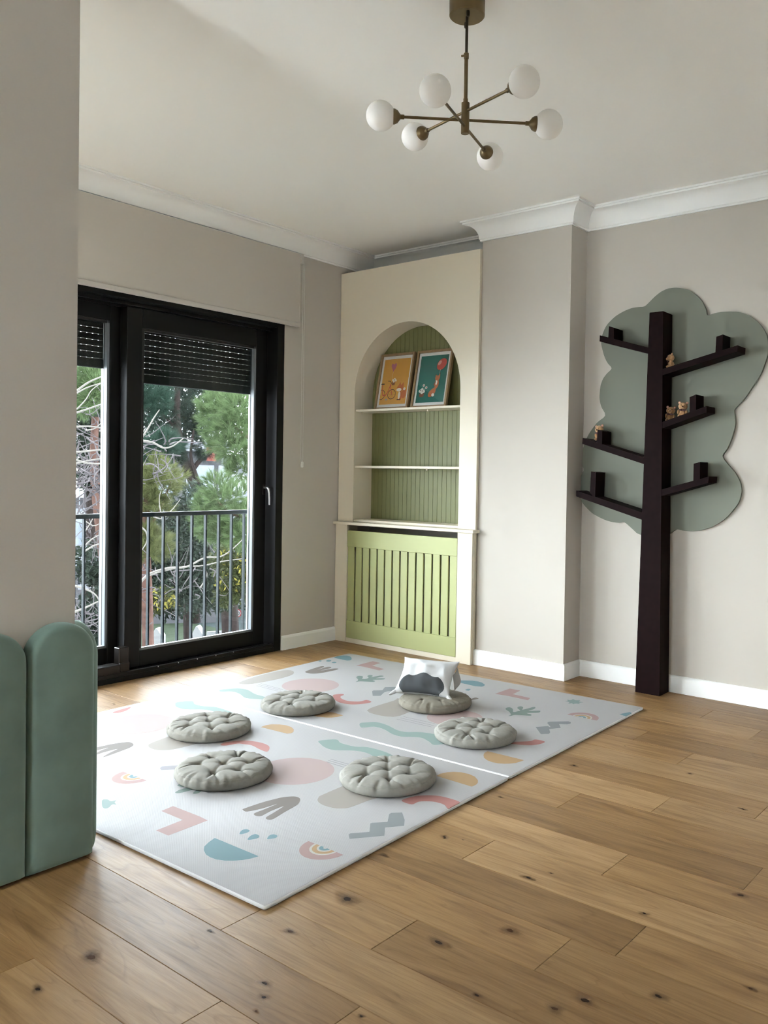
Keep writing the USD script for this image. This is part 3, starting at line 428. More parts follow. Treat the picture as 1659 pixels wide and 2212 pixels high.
# roller shutters outside: slats with light slots
def shutter(ya, yb, zb, label):
    s = thing('roller_shutter', label, 'shutter', 'roller shutters outside the balcony door', loc=(0, 0, 0))
    P = .0352; k = 0; z = zb
    obj('bottom_bar', bx(-.290, -.272, ya, yb, z, z+.055, .003), 'shutter_slat', s); z += .055
    while z < OZ-.002:
        top = min(z+P, OZ)
        parts = [bx(-.286, -.276, ya, yb, z+.0026, top, .0015)]
        ys = np.arange(yb-.030, ya, -.0355); e = yb
        for y in ys:
            parts.append(bx(-.285, -.277, y+.005, e, z-.0005, z+.003)); e = y-.005
        parts.append(bx(-.285, -.277, ya, e, z-.0005, z+.003))
        obj('slat', cat_(parts), 'shutter_slat', s); z += P
    return s
shutter(-1.843, -.79, 1.723, 'dark roller shutter half lowered behind the sliding glass leaf')
shutter(OY0+.055, -1.875, 1.783, 'dark roller shutter half lowered behind the narrow left pane')
obj('shutter_guide', bx(-.300, -.258, -1.873, -1.846, .03, OZ), 'facade_white', label='white vertical guide post between the two roller shutters', cat='guide rail')
# balcony railing
rl = thing('balcony_railing', 'grey metal balcony railing with thin upright bars outside the door', 'railing')
obj('top_rail', bx(-.385, -.345, -3.1, -.735, .905, .932, .003), 'rail_metal', rl); obj('bottom_rail', bx(-.375, -.355, -3.1, -.735, -.03, -.005), 'rail_metal', rl)
for k in range(22): obj('baluster', bx(-.376, -.354, -.763-.107*k, -.753-.107*k, -.01, .906), 'rail_metal', rl)
# roller blind above the door
rb = thing('roller_blind', 'cream roller blind drawn up above the balcony door', 'blind')
obj('cloth', bx(.030, .033, -3.1, -.634, 2.19, 2.667), 'blind_cloth', rb)
obj('bottom_bar', bx(.020, .044, -3.1, -.632, 2.176, 2.206, .005), 'blind_bar', rb)
obj('end_bracket', bx(.0, .05, -.632, -.612, 2.60, 2.667, .003), 'blind_bar', rb)
obj('side_trim', bx(.0, .034, -.634, -.622, 2.20, 2.667, .002), 'blind_cloth', rb)
ch = [(.03, -.603, 2.62), (.03, -.602, 1.9), (.028, -.600, 1.29), (.026, -.592, 1.262), (.025, -.582, 1.262), (.024, -.576, 1.29), (.028, -.583, 1.9), (.03, -.588, 2.62)]
obj('pull_chain', tube(ch, .0016, 6), 'chain_white', rb)
obj('chain_weight', cat_([bx(.018, .034, -.598, -.574, 1.232, 1.272, .005)]), 'chain_white', rb)

# ------------------------------------------------------------------ arched alcove bookcase
FY = -.21; NB = -.022                                # front plane, niche back
bc = thing('alcove_bookcase', 'cream built-in bookcase with arched niche and green boarded back', 'bookcase')
AX0, AX1, SPR = .152, 1.081, 1.757; AC, AR = (AX0+AX1)/2, (AX1-AX0)/2
archp = [(AX0, .855)]+[(AC-AR*math.cos(t), SPR+AR*math.sin(t)) for t in np.linspace(0, PI, 40)]+[(AX1, .855)]
BXL, BXR, BT = .004, 1.219, 2.618
face = Polygon([(BXL, .855), (BXR, .855), (BXR, BT), (BXL, BT)]).difference(Polygon(archp+[(AX1, .5), (AX0, .5)]))
obj('arched_front', prism(face, FY, NB-.001), 'cabinet_cream', bc, smooth=25)
obj('niche_back', bx(BXL, BXR, NB+.009, NB+.02, .855, BT), 'dark_void', bc)
xb = AX0-.012
while xb < AX1+.01:
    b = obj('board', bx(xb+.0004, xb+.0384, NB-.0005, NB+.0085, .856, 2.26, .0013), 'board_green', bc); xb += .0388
obj('niche_floor', bx(AX0, AX1, FY+.004, NB, .855, .873, .003), 'cabinet_cream', bc)
obj('shelf', bx(AX0, AX1, FY+.012, NB, 1.632, 1.648, .002), 'cabinet_cream', bc)
obj('shelf', bx(AX0, AX1, FY+.012, NB, 1.236, 1.252, .002), 'cabinet_cream', bc)
for z in (1.632, 1.236):
    for x in (AX0+.02, AC+.15): obj('shelf_pin', bx(x, x+.012, FY+.05, FY+.062, z-.012, z, .002), 'cabinet_cream', bc)
# radiator cover below
CF = -.232
rc = thing('radiator_cover', 'cream radiator cabinet with green slatted front under the arched niche', 'radiator cover')
obj('countertop', bx(.0, 1.236, CF-.026, NB, .834, .8545, .003), 'cabinet_cream', rc)
obj('post', bx(.003, .118, CF, CF+.022, 0, .834, .002), 'cabinet_cream', rc); obj('post', bx(1.095, 1.213, CF, CF+.022, 0, .834, .002), 'cabinet_cream', rc)
obj('side_panel', bx(1.195, 1.213, CF+.0221, NB, 0, .834), 'cabinet_cream', rc); obj('side_panel', bx(.003, .02, CF+.0221, NB, 0, .834), 'cabinet_cream', rc)
obj('plinth', bx(.118, 1.095, CF+.004, CF+.022, 0, .032), 'cabinet_cream', rc)
gr = obj('top_rail', bx(.120, 1.093, CF+.001, CF+.019, .679, .794, .002), 'cabinet_green', rc)
obj('bottom_rail', bx(.120, 1.093, CF+.001, CF+.019, .033, .156, .002), 'cabinet_green', rc)
P = (1.093-.120)/14
for k in range(14):
    obj('slat', bx(.120+P*k+(.006 if k else 0), .120+P*(k+1)-.0065, CF+.010, CF+.022, .150, .690, .0015), 'cabinet_green', rc)
rd = thing('radiator', 'dark radiator hidden behind the green slats', 'radiator')
for k in range(22): obj('fin', bx(.14+.043*k, .168+.043*k, -.150, -.06, .12, .72, .006), 'radiator_dark', rd)
obj('header', bx(.14, 1.08, -.125, -.085, .66, .70), 'radiator_dark', rd); obj('header', bx(.14, 1.08, -.125, -.085, .13, .17), 'radiator_dark', rd)
obj('valve', ball((.80, -.165, .18), .012, 1), 'satin_steel', rd)

# ------------------------------------------------------------------ framed pictures on the top shelf
def picture(x0, x1, label, bg, art):
    """leaning picture frame; art(put) draws on a unit page"""
    w, h = x1-x0, .405; t = thing('picture_frame', label, 'picture')
    zb, yb, lean = 1.6485, -.125, math.radians(11)
    T = frame4(((1, 0, 0), (0, math.sin(lean), math.cos(lean)), (0, -math.cos(lean), math.sin(lean)), (x0, yb, zb)))
    def put(nm, mesh, m, par, **k): mesh = mesh.copy(); mesh.apply_transform(T); return obj(nm, mesh, m, par, **k)
    fw_ = .016
    for a in (bx(0, fw_, 0, h, -.022, 0, .0015), bx(w-fw_, w, 0, h, -.022, 0, .0015), bx(fw_, w-fw_, 0, fw_, -.022, 0, .0015), bx(fw_, w-fw_, h-fw_, h, -.022, 0, .0015)): put('moulding', a, 'oak_frame', t)
    pp = put('mount', bx(fw_, w-fw_, fw_, h-fw_, -.016, -.012), 'passepartout', t)
    mx, my = fw_+.018, fw_+.022; pw, ph = w-2*mx, h-2*my
    pr = put('printed_page', bx(mx, w-mx, my, h-my, -.0121, -.0115), bg, t)
    lay = [0]
    def draw(nm, pts, m):
        g = pts if isinstance(pts, Polygon) or hasattr(pts, 'geoms') else Polygon(pts)
        g = affinity.affine_transform(g, [pw, 0, 0, ph, mx, my]).buffer(0); lay[0] += 1; z = -.0115+.00002*lay[0]
        put(nm, flat(g, z-.0002, z+.00002), m, pr)
    art(draw)
    put('pane', bx(fw_, w-fw_, fw_, h-fw_, -.0085, -.007), 'picture_glass', t)
    return t
def ell(cx, cy, rx, ry, rot=0, n=20): return affinity.rotate(affinity.scale(sbox(-1, -1, 1, 1).centroid.buffer(1, quad_segs=n//4), rx, ry), rot).buffer(0) if False else affinity.translate(affinity.rotate(affinity.scale(Polygon([(math.cos(a), math.sin(a)) for a in np.linspace(0, 2*PI, n+1)[:-1]]), rx, ry, origin=(0, 0)), rot, origin=(0, 0)), cx, cy)
def stroke(pts, w): return LineString(pts).buffer(w, quad_segs=2)
def art_bike(d):
    heart = [(.5, .74), (.43, .82), (.40, .87), (.42, .91), (.46, .915), (.50, .89), (.54, .92), (.585, .915), (.605, .87), (.57, .80)]
    d('heart_balloon', affinity.translate(Polygon(heart), -.12, -.015), 'art_pink'); d('balloon_knot', [(.36, .715), (.375, .74), (.395, .713)], 'art_pink'); d('balloon_string', stroke([(.378, .72), (.375, .62), (.385, .54)], .003), 'art_white')
    for cx in (.03, .44):
        w_ = ell(cx, .22, .155, .112).difference(ell(cx, .22, .137, .098)).intersection(sbox(0, 0, 1, 1)); d('wheel', w_, 'art_dark')
        if cx > .1:
            for a in np.linspace(0, PI, 5)[:-1]: d('spoke', stroke([(cx-.13*math.cos(a), .22-.095*math.sin(a)), (cx+.13*math.cos(a), .22+.095*math.sin(a))], .0025), 'art_brown')
    d('bike_frame', stroke([(.04, .44), (.06, .30), (.10, .21), (.2, .20), (.27, .26), (.36, .44)], .012), 'art_red'); d('bike_fork', stroke([(.36, .45), (.38, .36), (.44, .22)], .009), 'art_red')
    d('handlebar', stroke([(.24, .515), (.33, .51), (.38, .46)], .008), 'art_dark'); d('saddle', ell(.05, .455, .07, .014), 'art_dark')
    d('basket', [(.39, .42), (.50, .42), (.52, .50), (.40, .50)], 'art_brown')
    for x, y in ((.42, .53), (.48, .55), (.53, .52), (.46, .50)): d('flower', ell(x, y, .035, .026), 'art_white'); 
    d('flower_eye', ell(.47, .535, .014, .011), 'art_dark')
    d('fox_tail', ell(.91, .22, .085, .105, -10), 'art_orange'); d('tail_tip', ell(.90, .325, .045, .03), 'art_white'); d('fox_body', ell(.77, .18, .085, .10), 'art_orange'); d('fox_chest', ell(.735, .19, .045, .085), 'art_white')
    d('fox_head', ell(.74, .345, .125, .075), 'art_orange'); d('fox_cheek', ell(.70, .31, .095, .038), 'art_white'); d('fox_ear', [(.66, .40), (.72, .48), (.76, .41)], 'art_orange'); d('fox_ear', [(.77, .41), (.85, .475), (.86, .38)], 'art_orange')
    for x in (.70, .77): d('paw', ell(x, .095, .04, .012), 'art_dark')
    d('bird', [(.2, .10), (.25, .13), (.31, .11), (.27, .085)], 'slate_art')
mat('slate_art', (.28, .30, .33), .6)
def art_fox(d):
    d('balloon', ell(.78, .80, .175, .115, 20), 'art_red'); d('balloon_shine', ell(.70, .83, .07, .04, 30), 'art_blush'); d('balloon_string', stroke([(.755, .69), (.74, .60), (.735, .50)], .003), 'art_white')
    d('fox_tail', ell(.55, .20, .14, .075, 25), 'art_orange'); d('fox_tail', stroke([(.56, .25), (.66, .29), (.68, .36)], .035), 'art_orange'); d('tail_tip', ell(.60, .155, .05, .035), 'art_white')
    d('fox_body', ell(.685, .39, .075, .10), 'art_orange'); d('fox_chest', ell(.67, .42, .032, .06), 'art_white'); d('fox_head', ell(.69, .51, .085, .055), 'art_orange')
    d('fox_ear', [(.61, .53), (.62, .60), (.67, .55)], 'art_orange'); d('fox_ear', [(.71, .55), (.77, .63), (.775, .53)], 'art_orange'); d('ear_tip', [(.61, .57), (.62, .60), (.64, .575)], 'art_dark'); d('ear_tip', [(.745, .595), (.77, .63), (.775, .58)], 'art_dark')
    d('fox_arm', stroke([(.64, .43), (.59, .37)], .015), 'art_brown')
    d('pot', [(.09, .20), (.29, .20), (.26, .12), (.12, .12)], 'art_brown')
    for x, y in ((.12, .25), (.19, .28), (.25, .24), (.19, .22)): d('flower', ell(x, y, .05, .034), 'art_white')
    for x, y in ((.23, .37), (.33, .32)): d('flower', ell(x, y, .04, .028), 'art_white'); d('flower_eye', ell(x, y, .017, .012), 'art_red')
    for x, y in ((.13, .26), (.20, .25)): d('flower_eye', ell(x, y, .017, .012), 'art_dark')
    for a in ((.2, .30, .22, .36), (.24, .26, .32, .31)): d('flower_stem', stroke([(a[0], a[1]), (a[2], a[3])], .004), 'art_white')
picture(.254, .563, 'oak framed yellow print of a bicycle, heart balloon and fox', 'print_yellow', art_bike)
picture(.588, .895, 'oak framed teal print of a fox holding a red balloon', 'print_teal', art_fox)

# ------------------------------------------------------------------ tree-shaped wall shelf
ts = thing('tree_shelf', 'tree-shaped wall shelf with dark trunk, branches and sage green crown', 'shelf')
crown = [p for i, p in enumerate(CROWN) if math.dist(p, CROWN[i-1]) > .014]
obj('leaf_crown', prism(spl(crown, 3), -.0185, -.0005), 'sage_board', ts, smooth=30)
fr = [(2.293, 0), (2.436, 0), (2.409, 2.115), (2.330, 2.115)]
tv = [(x, -.145 if i < 4 else -.019, z) for i, (x, z) in enumerate(fr*2)]
obj('trunk', trimesh.convex.convex_hull(np.array(tv)), 'wenge', ts)
for k, (b, q) in enumerate(zip(BRANCH, BLOCK)):
    b = np.array(b)
    if k >= 3: b[0, 0] = b[3, 0] = 2.39
    else: b[1, 0] += .02; b[2, 0] += .02
    br = obj('branch', prism(b.tolist(), -.1425, -.0186), 'wenge', ts)
    obj('block', prism(q, -.1428, -.030), 'wenge', br)
obj('bead', ball((2.135, -.10, 1.975), .006, 2), 'screw_white', label='tiny white bead on the upper left branch', cat='bead')
# teddy bears
def teddy(label, loc, rotz, s=1., fur='plush', tilt=0.):
    t = thing('teddy_bear', label, 'teddy bear', 'small teddy bears on the tree shelf', loc=loc, rotz=rotz)
    R_ = trimesh.transformations.rotation_matrix(tilt, (0, 1, 0))
    def put(nm, mesh, m, par): mesh.apply_scale(s); mesh.apply_transform(R_); return obj(nm, mesh, m, par, smooth=True)
    put('body', ball((0, 0, .022), .021, 3, (.95, .85, 1.1)), fur, t)
    h = put('head', ball((0, -.003, .062), .0225, 3, (1.08, .95, .95)), fur, t)
    put('muzzle', ball((0, -.022, .056), .010, 2, (1.1, .9, .85)), fur, h); put('nose', ball((0, -.0315, .058), .003, 1), 'bead_black', h)
    for sx in (-1, 1):
        put('eye', ball((sx*.0085, -.0215, .067), .0027, 1), 'bead_black', h); put('ear', ball((sx*.019, .0, .080), .008, 2, (1, .6, 1)), fur, h); put('inner_ear', ball((sx*.019, -.0035, .080), .0052, 1, (1, .5, 1)), 'ear_pink', h)
        put('arm', ball((sx*.021, -.008, .030), .0085, 2, (.8, .9, 1.6)), fur, t); put('leg', ball((sx*.013, -.020, .008), .0095, 2, (.9, 1.5, .85)), fur, t)
        put('bow', ball((sx*.008, -.021, .041), .0065, 1, (1.3, .5, .8)), 'ribbon', t)
    return t
teddy('light tan teddy bear sitting against the trunk on the upper right branch', (2.437, -.085, 1.806), -.9, .95, 'plush', -.1)
teddy('dark tan teddy bear leaning by the trunk on the middle right branch', (2.434, -.085, 1.512), .25, 1., 'plush_dark', .1)
teddy('light tan teddy bear with ribbon beside the block on the middle right branch', (2.505, -.085, 1.532), .3, 1.02, 'plush', .08)
teddy('tan teddy bear peeking from behind the block on the middle left branch', (2.008, -.075, 1.414), -.1, 1.06, 'plush', -.1)

# ------------------------------------------------------------------ velvet wall panels on the divider's end
def puffy(pts, th, r=.024):
    """upholstered convex panel: its face swells in from the outline"""
    c = np.array(pts, float); ring = Polygon(c).exterior; n = len(c); m0 = c.mean(0); V = [(*p, 0) for p in c]
    lv = [1, .985, .965, .94, .90, .84, .76, .6, .35]
    from shapely.geometry import Point
    for s_ in lv:
        q = m0+(c-m0)*s_; d = np.array([ring.distance(Point(p)) for p in q]); u = np.clip(d/r, 0, 1)
        z = (th-r)+r*np.sqrt(np.clip(1-(1-u)**2, 0, 1))+.004*np.clip((d-r)/.06, 0, 1); V += [(*p, zz) for p, zz in zip(q, z)]
    V.append((*m0, th+.004)); Fc = []; L = len(lv)
    for k in range(L):
        for j in range(n): a, b = k*n+j, k*n+(j+1) % n; Fc += [(a, b, b+n), (a, b+n, a+n)]
    Fc += [(L*n+j, L*n+(j+1) % n, (L+1)*n) for j in range(n)]+[(0, j+1, j) for j in range(1, n-1)]
    t = trimesh.Trimesh(np.array(V), np.array(Fc), process=False); return t
def vpanel(label, w, hgt, T, group='velvet wall panels round the wall end', th=.048, r=.024):
    rr = w/2-.001; pts = [(0, .004), (w, .004)]+[(w/2+rr*math.cos(t), hgt-rr+rr*math.sin(t)) for t in np.linspace(0, PI, 26)]
    pts = [(0, .004), (w, .004)]+[(w/2+w/2*math.cos(t), hgt-rr*.92+rr*.92*math.sin(t)) for t in np.linspace(0, PI, 26)]
    pts = list(np.vstack([np.linspace(pts[i], pts[(i+1) % len(pts)], k, endpoint=False) for i, k in ((0, 12), (1, 24))]+[pts[2:-1]]+[np.linspace(pts[-1], pts[0], 24, endpoint=False)]))
    m = puffy(pts, th, r); m.apply_transform(T); return obj('velvet_panel', m, 'velvet', None, label, 'wall panel', group, smooth=40)
PWD = .2085
for k, lb in enumerate(('sage green velvet wall panel with rounded top nearest the corner of the dividing wall', 'second sage green velvet wall panel along the dividing wall, away from the corner', 'third sage green velvet wall panel along the dividing wall')):
    y1 = -3.168-k*(PWD+.001)
    if k > 1: break
    vpanel(lb, PWD, .735 if k == 0 else .731, frame4(((0, 1, 0), (0, 0, 1), (1, 0, 0), (1.8655, y1-PWD, 0))))
vpanel('sage green velvet panel on the narrow end face of the dividing wall', .232, .715, frame4(((-1, 0, 0), (0, 0, 1), (0, 1, 0), (1.8635, -3.2145, 0))), th=.092, r=.034)

# ------------------------------------------------------------------ folding foam play mat
pm = thing('play_mat', 'white folding foam play mat printed with pastel shapes', 'play mat')
TH = .013; MP = [(.010, 0), (.004, .001), (.001, .004), (.0012, .0058), (.0026, .0062), (.0012, .0066), (.001, .0085), (.0025, .0113), (.005, .0125), (.009, TH)]
far = [(.4885, -1.835), (2.5225, -1.766), (2.489, -.457), (.4415, -.529)]; near = [(.4915, -3.118), (2.5715, -3.053), (2.524, -1.774), (.490, -1.843)]
near = [(.515, -3.112), (2.5715, -3.053), (2.524, -1.774), (.490, -1.843)]
fp = obj('foam_panel', slab(far, [(.0035, .0005)]+MP[-2:]), 'mat_white', pm, smooth=40); np_ = obj('foam_panel', slab(near, [(.0035, .0005)]+MP[-2:]), 'mat_white', pm, smooth=40)
for q, par in ((far, fp), (near, np_)): obj('sealed_edge', slab(q, MP[:-2]+[(.0045, .0122)]), 'mat_edge', par, smooth=40)
obj('hinge_strip', slab([(.491, -1.8455), (2.523, -1.7765), (2.5225, -1.7635), (.4885, -1.8325)], [(.003, .004), (0, .0115), (.0015, .0136), (.004, .0144)], rc=.004, seg=2), 'mat_edge', pm, label='white fold ridge between the two foam panels')
FARP, NEARP = Polygon(far).buffer(-.0035), Polygon(near).buffer(-.0035)
NAMES = dict(L='printed_chevron', half='printed_half_disc', drop='printed_drop', claw='printed_arch_fork', zig='printed_zigzag', arc='printed_arc', tomb='printed_slab', wave='printed_wave', coral='printed_coral', bar='printed_bar', splat='printed_leaf', blob='printed_blob', tri='printed_triangle', circ='printed_disc')
def put_print(nm, g, m, lift=0):
    for par, area in ((fp, FARP), (np_, NEARP)):
        q = g.intersection(area)
        if q.area > 2e-5: obj(nm, flat(q, TH-.001, TH+.0002+.0001*lift), m, par)
for nm, col, pts in MOTIFS:
    if nm == 'circ':
        p = np.array(pts); c = p.mean(0); r = np.linalg.norm(p-c, axis=1).mean(); put_print(NAMES[nm], ell(c[0], c[1], r, r, 0, 40), 'mat_'+col)
    elif nm == 'rbow':
        a, b = map(np.array, pts); e = b-a; R = np.linalg.norm(e)/2; c = (a+b)/2; e = e/np.linalg.norm(e); n = np.array([e[1], -e[0]])
        def hd(k): return Polygon([c+R*k*(e*math.cos(t)+n*math.sin(t)*1.12) for t in np.linspace(0, PI, 24)])
        for i, (k, m) in enumerate(((1, 'pink'), (.62, 'cream'), (.52, 'orange'), (.34, 'cream'), (.25, 'blue'))): put_print('printed_rainbow_band', hd(k), 'mat_'+m, i)
        put_print('printed_rainbow_gap', hd(.09), 'mat_cream', 5)
    elif nm == 'lines':
        for i in range(0, 6, 2): put_print('printed_line', LineString([pts[i], pts[i+1]]).buffer(.0022, quad_segs=2), 'mat_line')
    elif nm in ('half', 'L', 'tri', 'zig', 'bar'): put_print(NAMES[nm], Polygon(pts).buffer(0).buffer(.003).buffer(-.003), 'mat_'+col)
    else: put_print(NAMES[nm], spl(pts), 'mat_'+col)

# ------------------------------------------------------------------ round tufted floor cushions
def cushion_meshes(seed, tuft_depth=1.):
    rg = np.random.default_rng(seed); R = .186
    tf = [(0., 0.)]+[(.098*math.cos(a), .098*math.sin(a)) for a in np.linspace(0, 2*PI, 7)[:-1]+rg.normal(0, .07, 6)]
    segs = [(tf[i], tf[1+i % 6]) for i in range(1, 7)]+[(tf[0], tf[i]) for i in range(1, 7)]
    rays = [(tf[i], (tf[i][0]*1.75+rg.normal(0, .006), tf[i][1]*1.75+rg.normal(0, .006))) for i in range(1, 7)]
    rays += [(t0, (1.9*t0[0]*math.cos(.33)-1.9*t0[1]*math.sin(.33), 1.9*t0[1]*math.cos(.33)+1.9*t0[0]*math.sin(.33))) for t0 in tf[1:]]
    NT, NR = 150, 44
    def sd(P, a, b):
        a, b = np.array(a), np.array(b); t = np.clip(((P-a)@(b-a))/((b-a)@(b-a)), 0, 1); return np.linalg.norm(P-(a+t[:, None]*(b-a)), axis=1), t
    th = 2*PI*np.arange(NT)/NT; ph = rg.uniform(0, 6.28, 6)
    pleat = sum(rg.uniform(.5, 1)*np.sin(k*th+p) for k, p in zip((17, 23, 29, 37, 43, 11), ph))/3
    rings = []
    for i in range(1, NR+1): rings.append(np.stack([R*.945*(i/NR)*np.cos(th), R*.945*(i/NR)*np.sin(th)], 1))
    P = np.vstack([[(0, 0)]]+rings); rr = np.linalg.norm(P, axis=1)/(R*.945)
    z = .036+.019*np.sqrt(np.clip(1-rr**3.2, 0, 1))
    for t in tf:
        d = np.linalg.norm(P-np.array(t), axis=1); z -= tuft_depth*(.020*np.exp(-d/.017)+.006*np.exp(-(d/.010)**2))
    for a, b in segs: d, t = sd(P, a, b); z -= tuft_depth*.0050*np.exp(-(d/.008)**2)*(1-.5*np.sin(PI*t))
    for a, b in rays: d, t = sd(P, a, b); z -= tuft_depth*.0105*np.exp(-(d/.0048)**2)*(1-t)**.6
    pl = np.concatenate([[0], np.tile(pleat, NR)]); z += pl*.0040*np.clip((rr-.74)/.26, 0, 1)
    z += .0011*np.array(meshkit.noise(np.c_[P*22, np.full(len(P), seed)], 0)).ravel()[:len(P)]
    V = np.c_[P, z]; Fc = [(0, 1+j, 1+(j+1) % NT) for j in range(NT)]
    for i in range(NR-1):
        for j in range(NT):
            a, b = 1+i*NT+j, 1+i*NT+(j+1) % NT; Fc += [(a, a+NT, b+NT), (a, b+NT, b)]
    top = trimesh.Trimesh(V, np.array(Fc), process=False)
    edge = V[-NT:]; S = []; prof = [(0, 1., 0), (.0045, .95, .3), (.0085, .8, .8), (.0105, .55, 1), (.0095, .30, .9), (.005, .12, .5), (-.002, .02, .2), (-.02, 0., 0)]
    for off, zf, wv in prof:
        rad = R*.945+off+pleat*.0026*wv; S.append(np.c_[rad*np.cos(th), rad*np.sin(th), edge[:, 2]*zf])
    SV = np.vstack(S+[[(0, 0, 0)]]); SF = []
    for i in range(len(prof)-1):
        for j in range(NT):
            a, b = i*NT+j, i*NT+(j+1) % NT; SF += [(a, a+NT, b+NT), (a, b+NT, b)]
    c = len(SV)-1; L = (len(prof)-1)*NT
    for j in range(NT): SF.append((c, L+(j+1) % NT, L+j))
    return top, trimesh.Trimesh(SV, np.array(SF), process=False), [(x, y, float(z[np.argmin(np.linalg.norm(P-np.array((x, y)), axis=1))])) for x, y in tf]
CG = 'round tufted floor cushions on the play mat'
def cushion(label, seed, loc, rotz, depth=1.):
    c = thing('floor_cushion', label, 'cushion', CG, loc=loc, rotz=rotz)
    top, side, tf = cushion_meshes(seed, depth)
    fab = 'cushion_linen' if depth > .5 else 'cushion_taupe'; obj('cover', top, fab, c, smooth=True); obj('border', side, fab, c, smooth=True)
    if depth > .5:
        for p in tf: obj('tuft', ball((p[0], p[1], p[2]+.0015), .0042, 1, (1, 1, .6)), 'cushion_tuft', c)
    return c
ZC = TH+.0004
c0 = cushion('round grey tufted cushion nearest the front, in the middle of the mat', 1, (2.191, -2.118, ZC), .2)
c1 = cushion('round grey tufted cushion at the front left with a green print under its edge', 2, (1.667, -2.489, ZC), .9)
copy(c0, (1.159, -2.178, ZC), 1.5, 'round grey tufted cushion farthest left on the mat, beside a large pink disc')
copy(c1, (1.160, -1.637, ZC), 2.2, 'round grey tufted cushion behind the mat fold, left of the pillow')
copy(c0, (2.126, -1.449, ZC), 2.9, 'round grey tufted cushion at the right edge of the mat, in front of the pillow')
cushion('round flat-faced taupe cushion under the white pillow', 5, (1.655, -1.147, ZC), .4, .3)
# white pillow propped on that cushion
U = np.array([.947, .322, 0]); Nh = np.array([-.322, .947, 0]); tl = math.radians(44); V_ = Nh*math.cos(tl)+np.array([0, 0, 1])*math.sin(tl); Nn = np.cross(U, V_)
def pil(side, N=150, w=.146, h=.104):
    g = np.linspace(-1, 1, N); A, B = np.meshgrid(g, g, indexing='ij'); A, B = A.ravel(), B.ravel()
    pinch = 1-.085*(1-B**2); pin2 = 1-.085*(1-A**2)
    x = w*A*(1-.06*(1-np.abs(B)**2.)+.06*(np.abs(A*B)**3)); y = h*B*(1-.07*(1-np.abs(A)**2.)+.07*(np.abs(A*B)**3))
    prof = np.clip((1-np.abs(A)**2.6)*(1-np.abs(B)**2.6), 0, 1)**.55
    zz = side*(.040 if side > 0 else .058)*prof
    nz = np.array(meshkit.noise(np.c_[A*2.6, B*2.6, np.full(len(A), 3.*side)], 0)).ravel(); zz = zz+side*.015*nz*prof**.4
    zz += side*.0035*np.sin(9*A+4*B)*prof*np.clip((np.abs(A)-.3)/.4, 0, 1)**2*(1+.6*np.sin(6*B))
    Vv = np.c_[x, y, zz]; Fc = []
    for i in range(N-1):
        for j in range(N-1):
            a = i*N+j; q = [(a, a+N, a+N+1), (a, a+N+1, a+1)]; Fc += q if side > 0 else [t[::-1] for t in q]
    return trimesh.Trimesh(Vv, np.array(Fc), process=False), A, B
PC = np.array([1.584, -1.134, .144]); TP = frame4((U, V_, Nn, PC))
pw = thing('pillow', 'small white cotton pillow with dark grey print propped on a round cushion', 'pillow')
ft, A, B = pil(1); bk, _, _ = pil(-1)
fc = A[ft.faces].mean(1), B[ft.faces].mean(1)
gmask = ((fc[0]+.02)/.86)**2+((fc[1]+.62)/.60)**2 < 1
gmask &= fc[1] < -.12+.10*np.cos(7*fc[0])
def sub(t, mk): t = trimesh.Trimesh(t.vertices, t.faces[mk], process=False); t.remove_unreferenced_vertices(); return t
ft.apply_transform(TP); bk.apply_transform(TP)
obj('front_cover', sub(ft, ~gmask), 'pillow_white', pw, smooth=True); obj('printed_patch', sub(ft, gmask), 'pillow_grey', pw, smooth=True, label='dark grey rounded print on the lower half'); obj('back_cover', bk, 'pillow_white', pw, smooth=True)
ear = []
fl = []
for i, s_ in enumerate(np.linspace(0, 1, 7)):
    for j, t_ in enumerate(np.linspace(0, 1, 7)):
        base = PC+U*(.138+.012*math.sin(3*t_))+V_*(.098-.08*t_)-Nn*.004
        fl.append(base+np.array([.01*s_*math.sin(2+3*t_), .028*s_, -.085*s_+.01*t_]))
Fq = [(i*7+j, (i+1)*7+j, (i+1)*7+j+1, i*7+j+1) for i in range(6) for j in range(6)]
sh = meshkit.arrays((np.array(fl), np.array(Fq)))
t = trimesh.Trimesh(sh[0], sh[1], process=False); t2 = t.copy(); t2.invert(); t2.vertices = t2.vertices+U*.002
obj('open_flap', cat_([t, t2]), 'pillow_inside', pw, smooth=True)
for A_, B_ in ((-1, -1), (1, -1)):
    tip = PC+U*.150*A_+V_*.107*B_; obj('corner', tube([tip-U*A_*.02-V_*B_*.02, tip, tip+U*A_*.022+V_*B_*.010-np.array([0, 0, .006])], [.008, .011, .006], 8), 'pillow_white', pw, smooth=60)

# ------------------------------------------------------------------ globe chandelier
CX, CY = 2.621, -2.269
cd = thing('chandelier', 'antique brass chandelier with six white globe shades', 'chandelier')
obj('canopy', lathe([(0, 2.7345), (.056, 2.7345), (.0595, 2.738), (.060, 2.786), (0, 2.786)], (CX, CY, 0), 48), 'brass', cd, smooth=40)
for a in (2.3, 5.44): obj('canopy_screw', lathe([(0, 2.716), (.005, 2.717), (.006, 2.728), (.005, 2.735), (0, 2.735)], (CX+.037*math.cos(a), CY+.037*math.sin(a), 0), 12), 'brass_dark', cd, smooth=40)
obj('stem', tube([(CX, CY, 2.735), (CX, CY, 2.61)], .0048, 12), 'brass_dark', cd, smooth=40); obj('stem', tube([(CX, CY, 2.60), (CX, CY, 2.44)], .0064, 12), 'brass', cd, smooth=40)
obj('collar', lathe([(0, 2.596), (.0085, 2.596), (.0085, 2.613), (0, 2.613)], (CX, CY, 0), 16), 'brass', cd, smooth=40); obj('thumbscrew', tube([(CX+.006, CY-.004, 2.6035), (CX-.012, CY-.012, 2.6035)], .0035, 8), 'brass', cd, smooth=40)
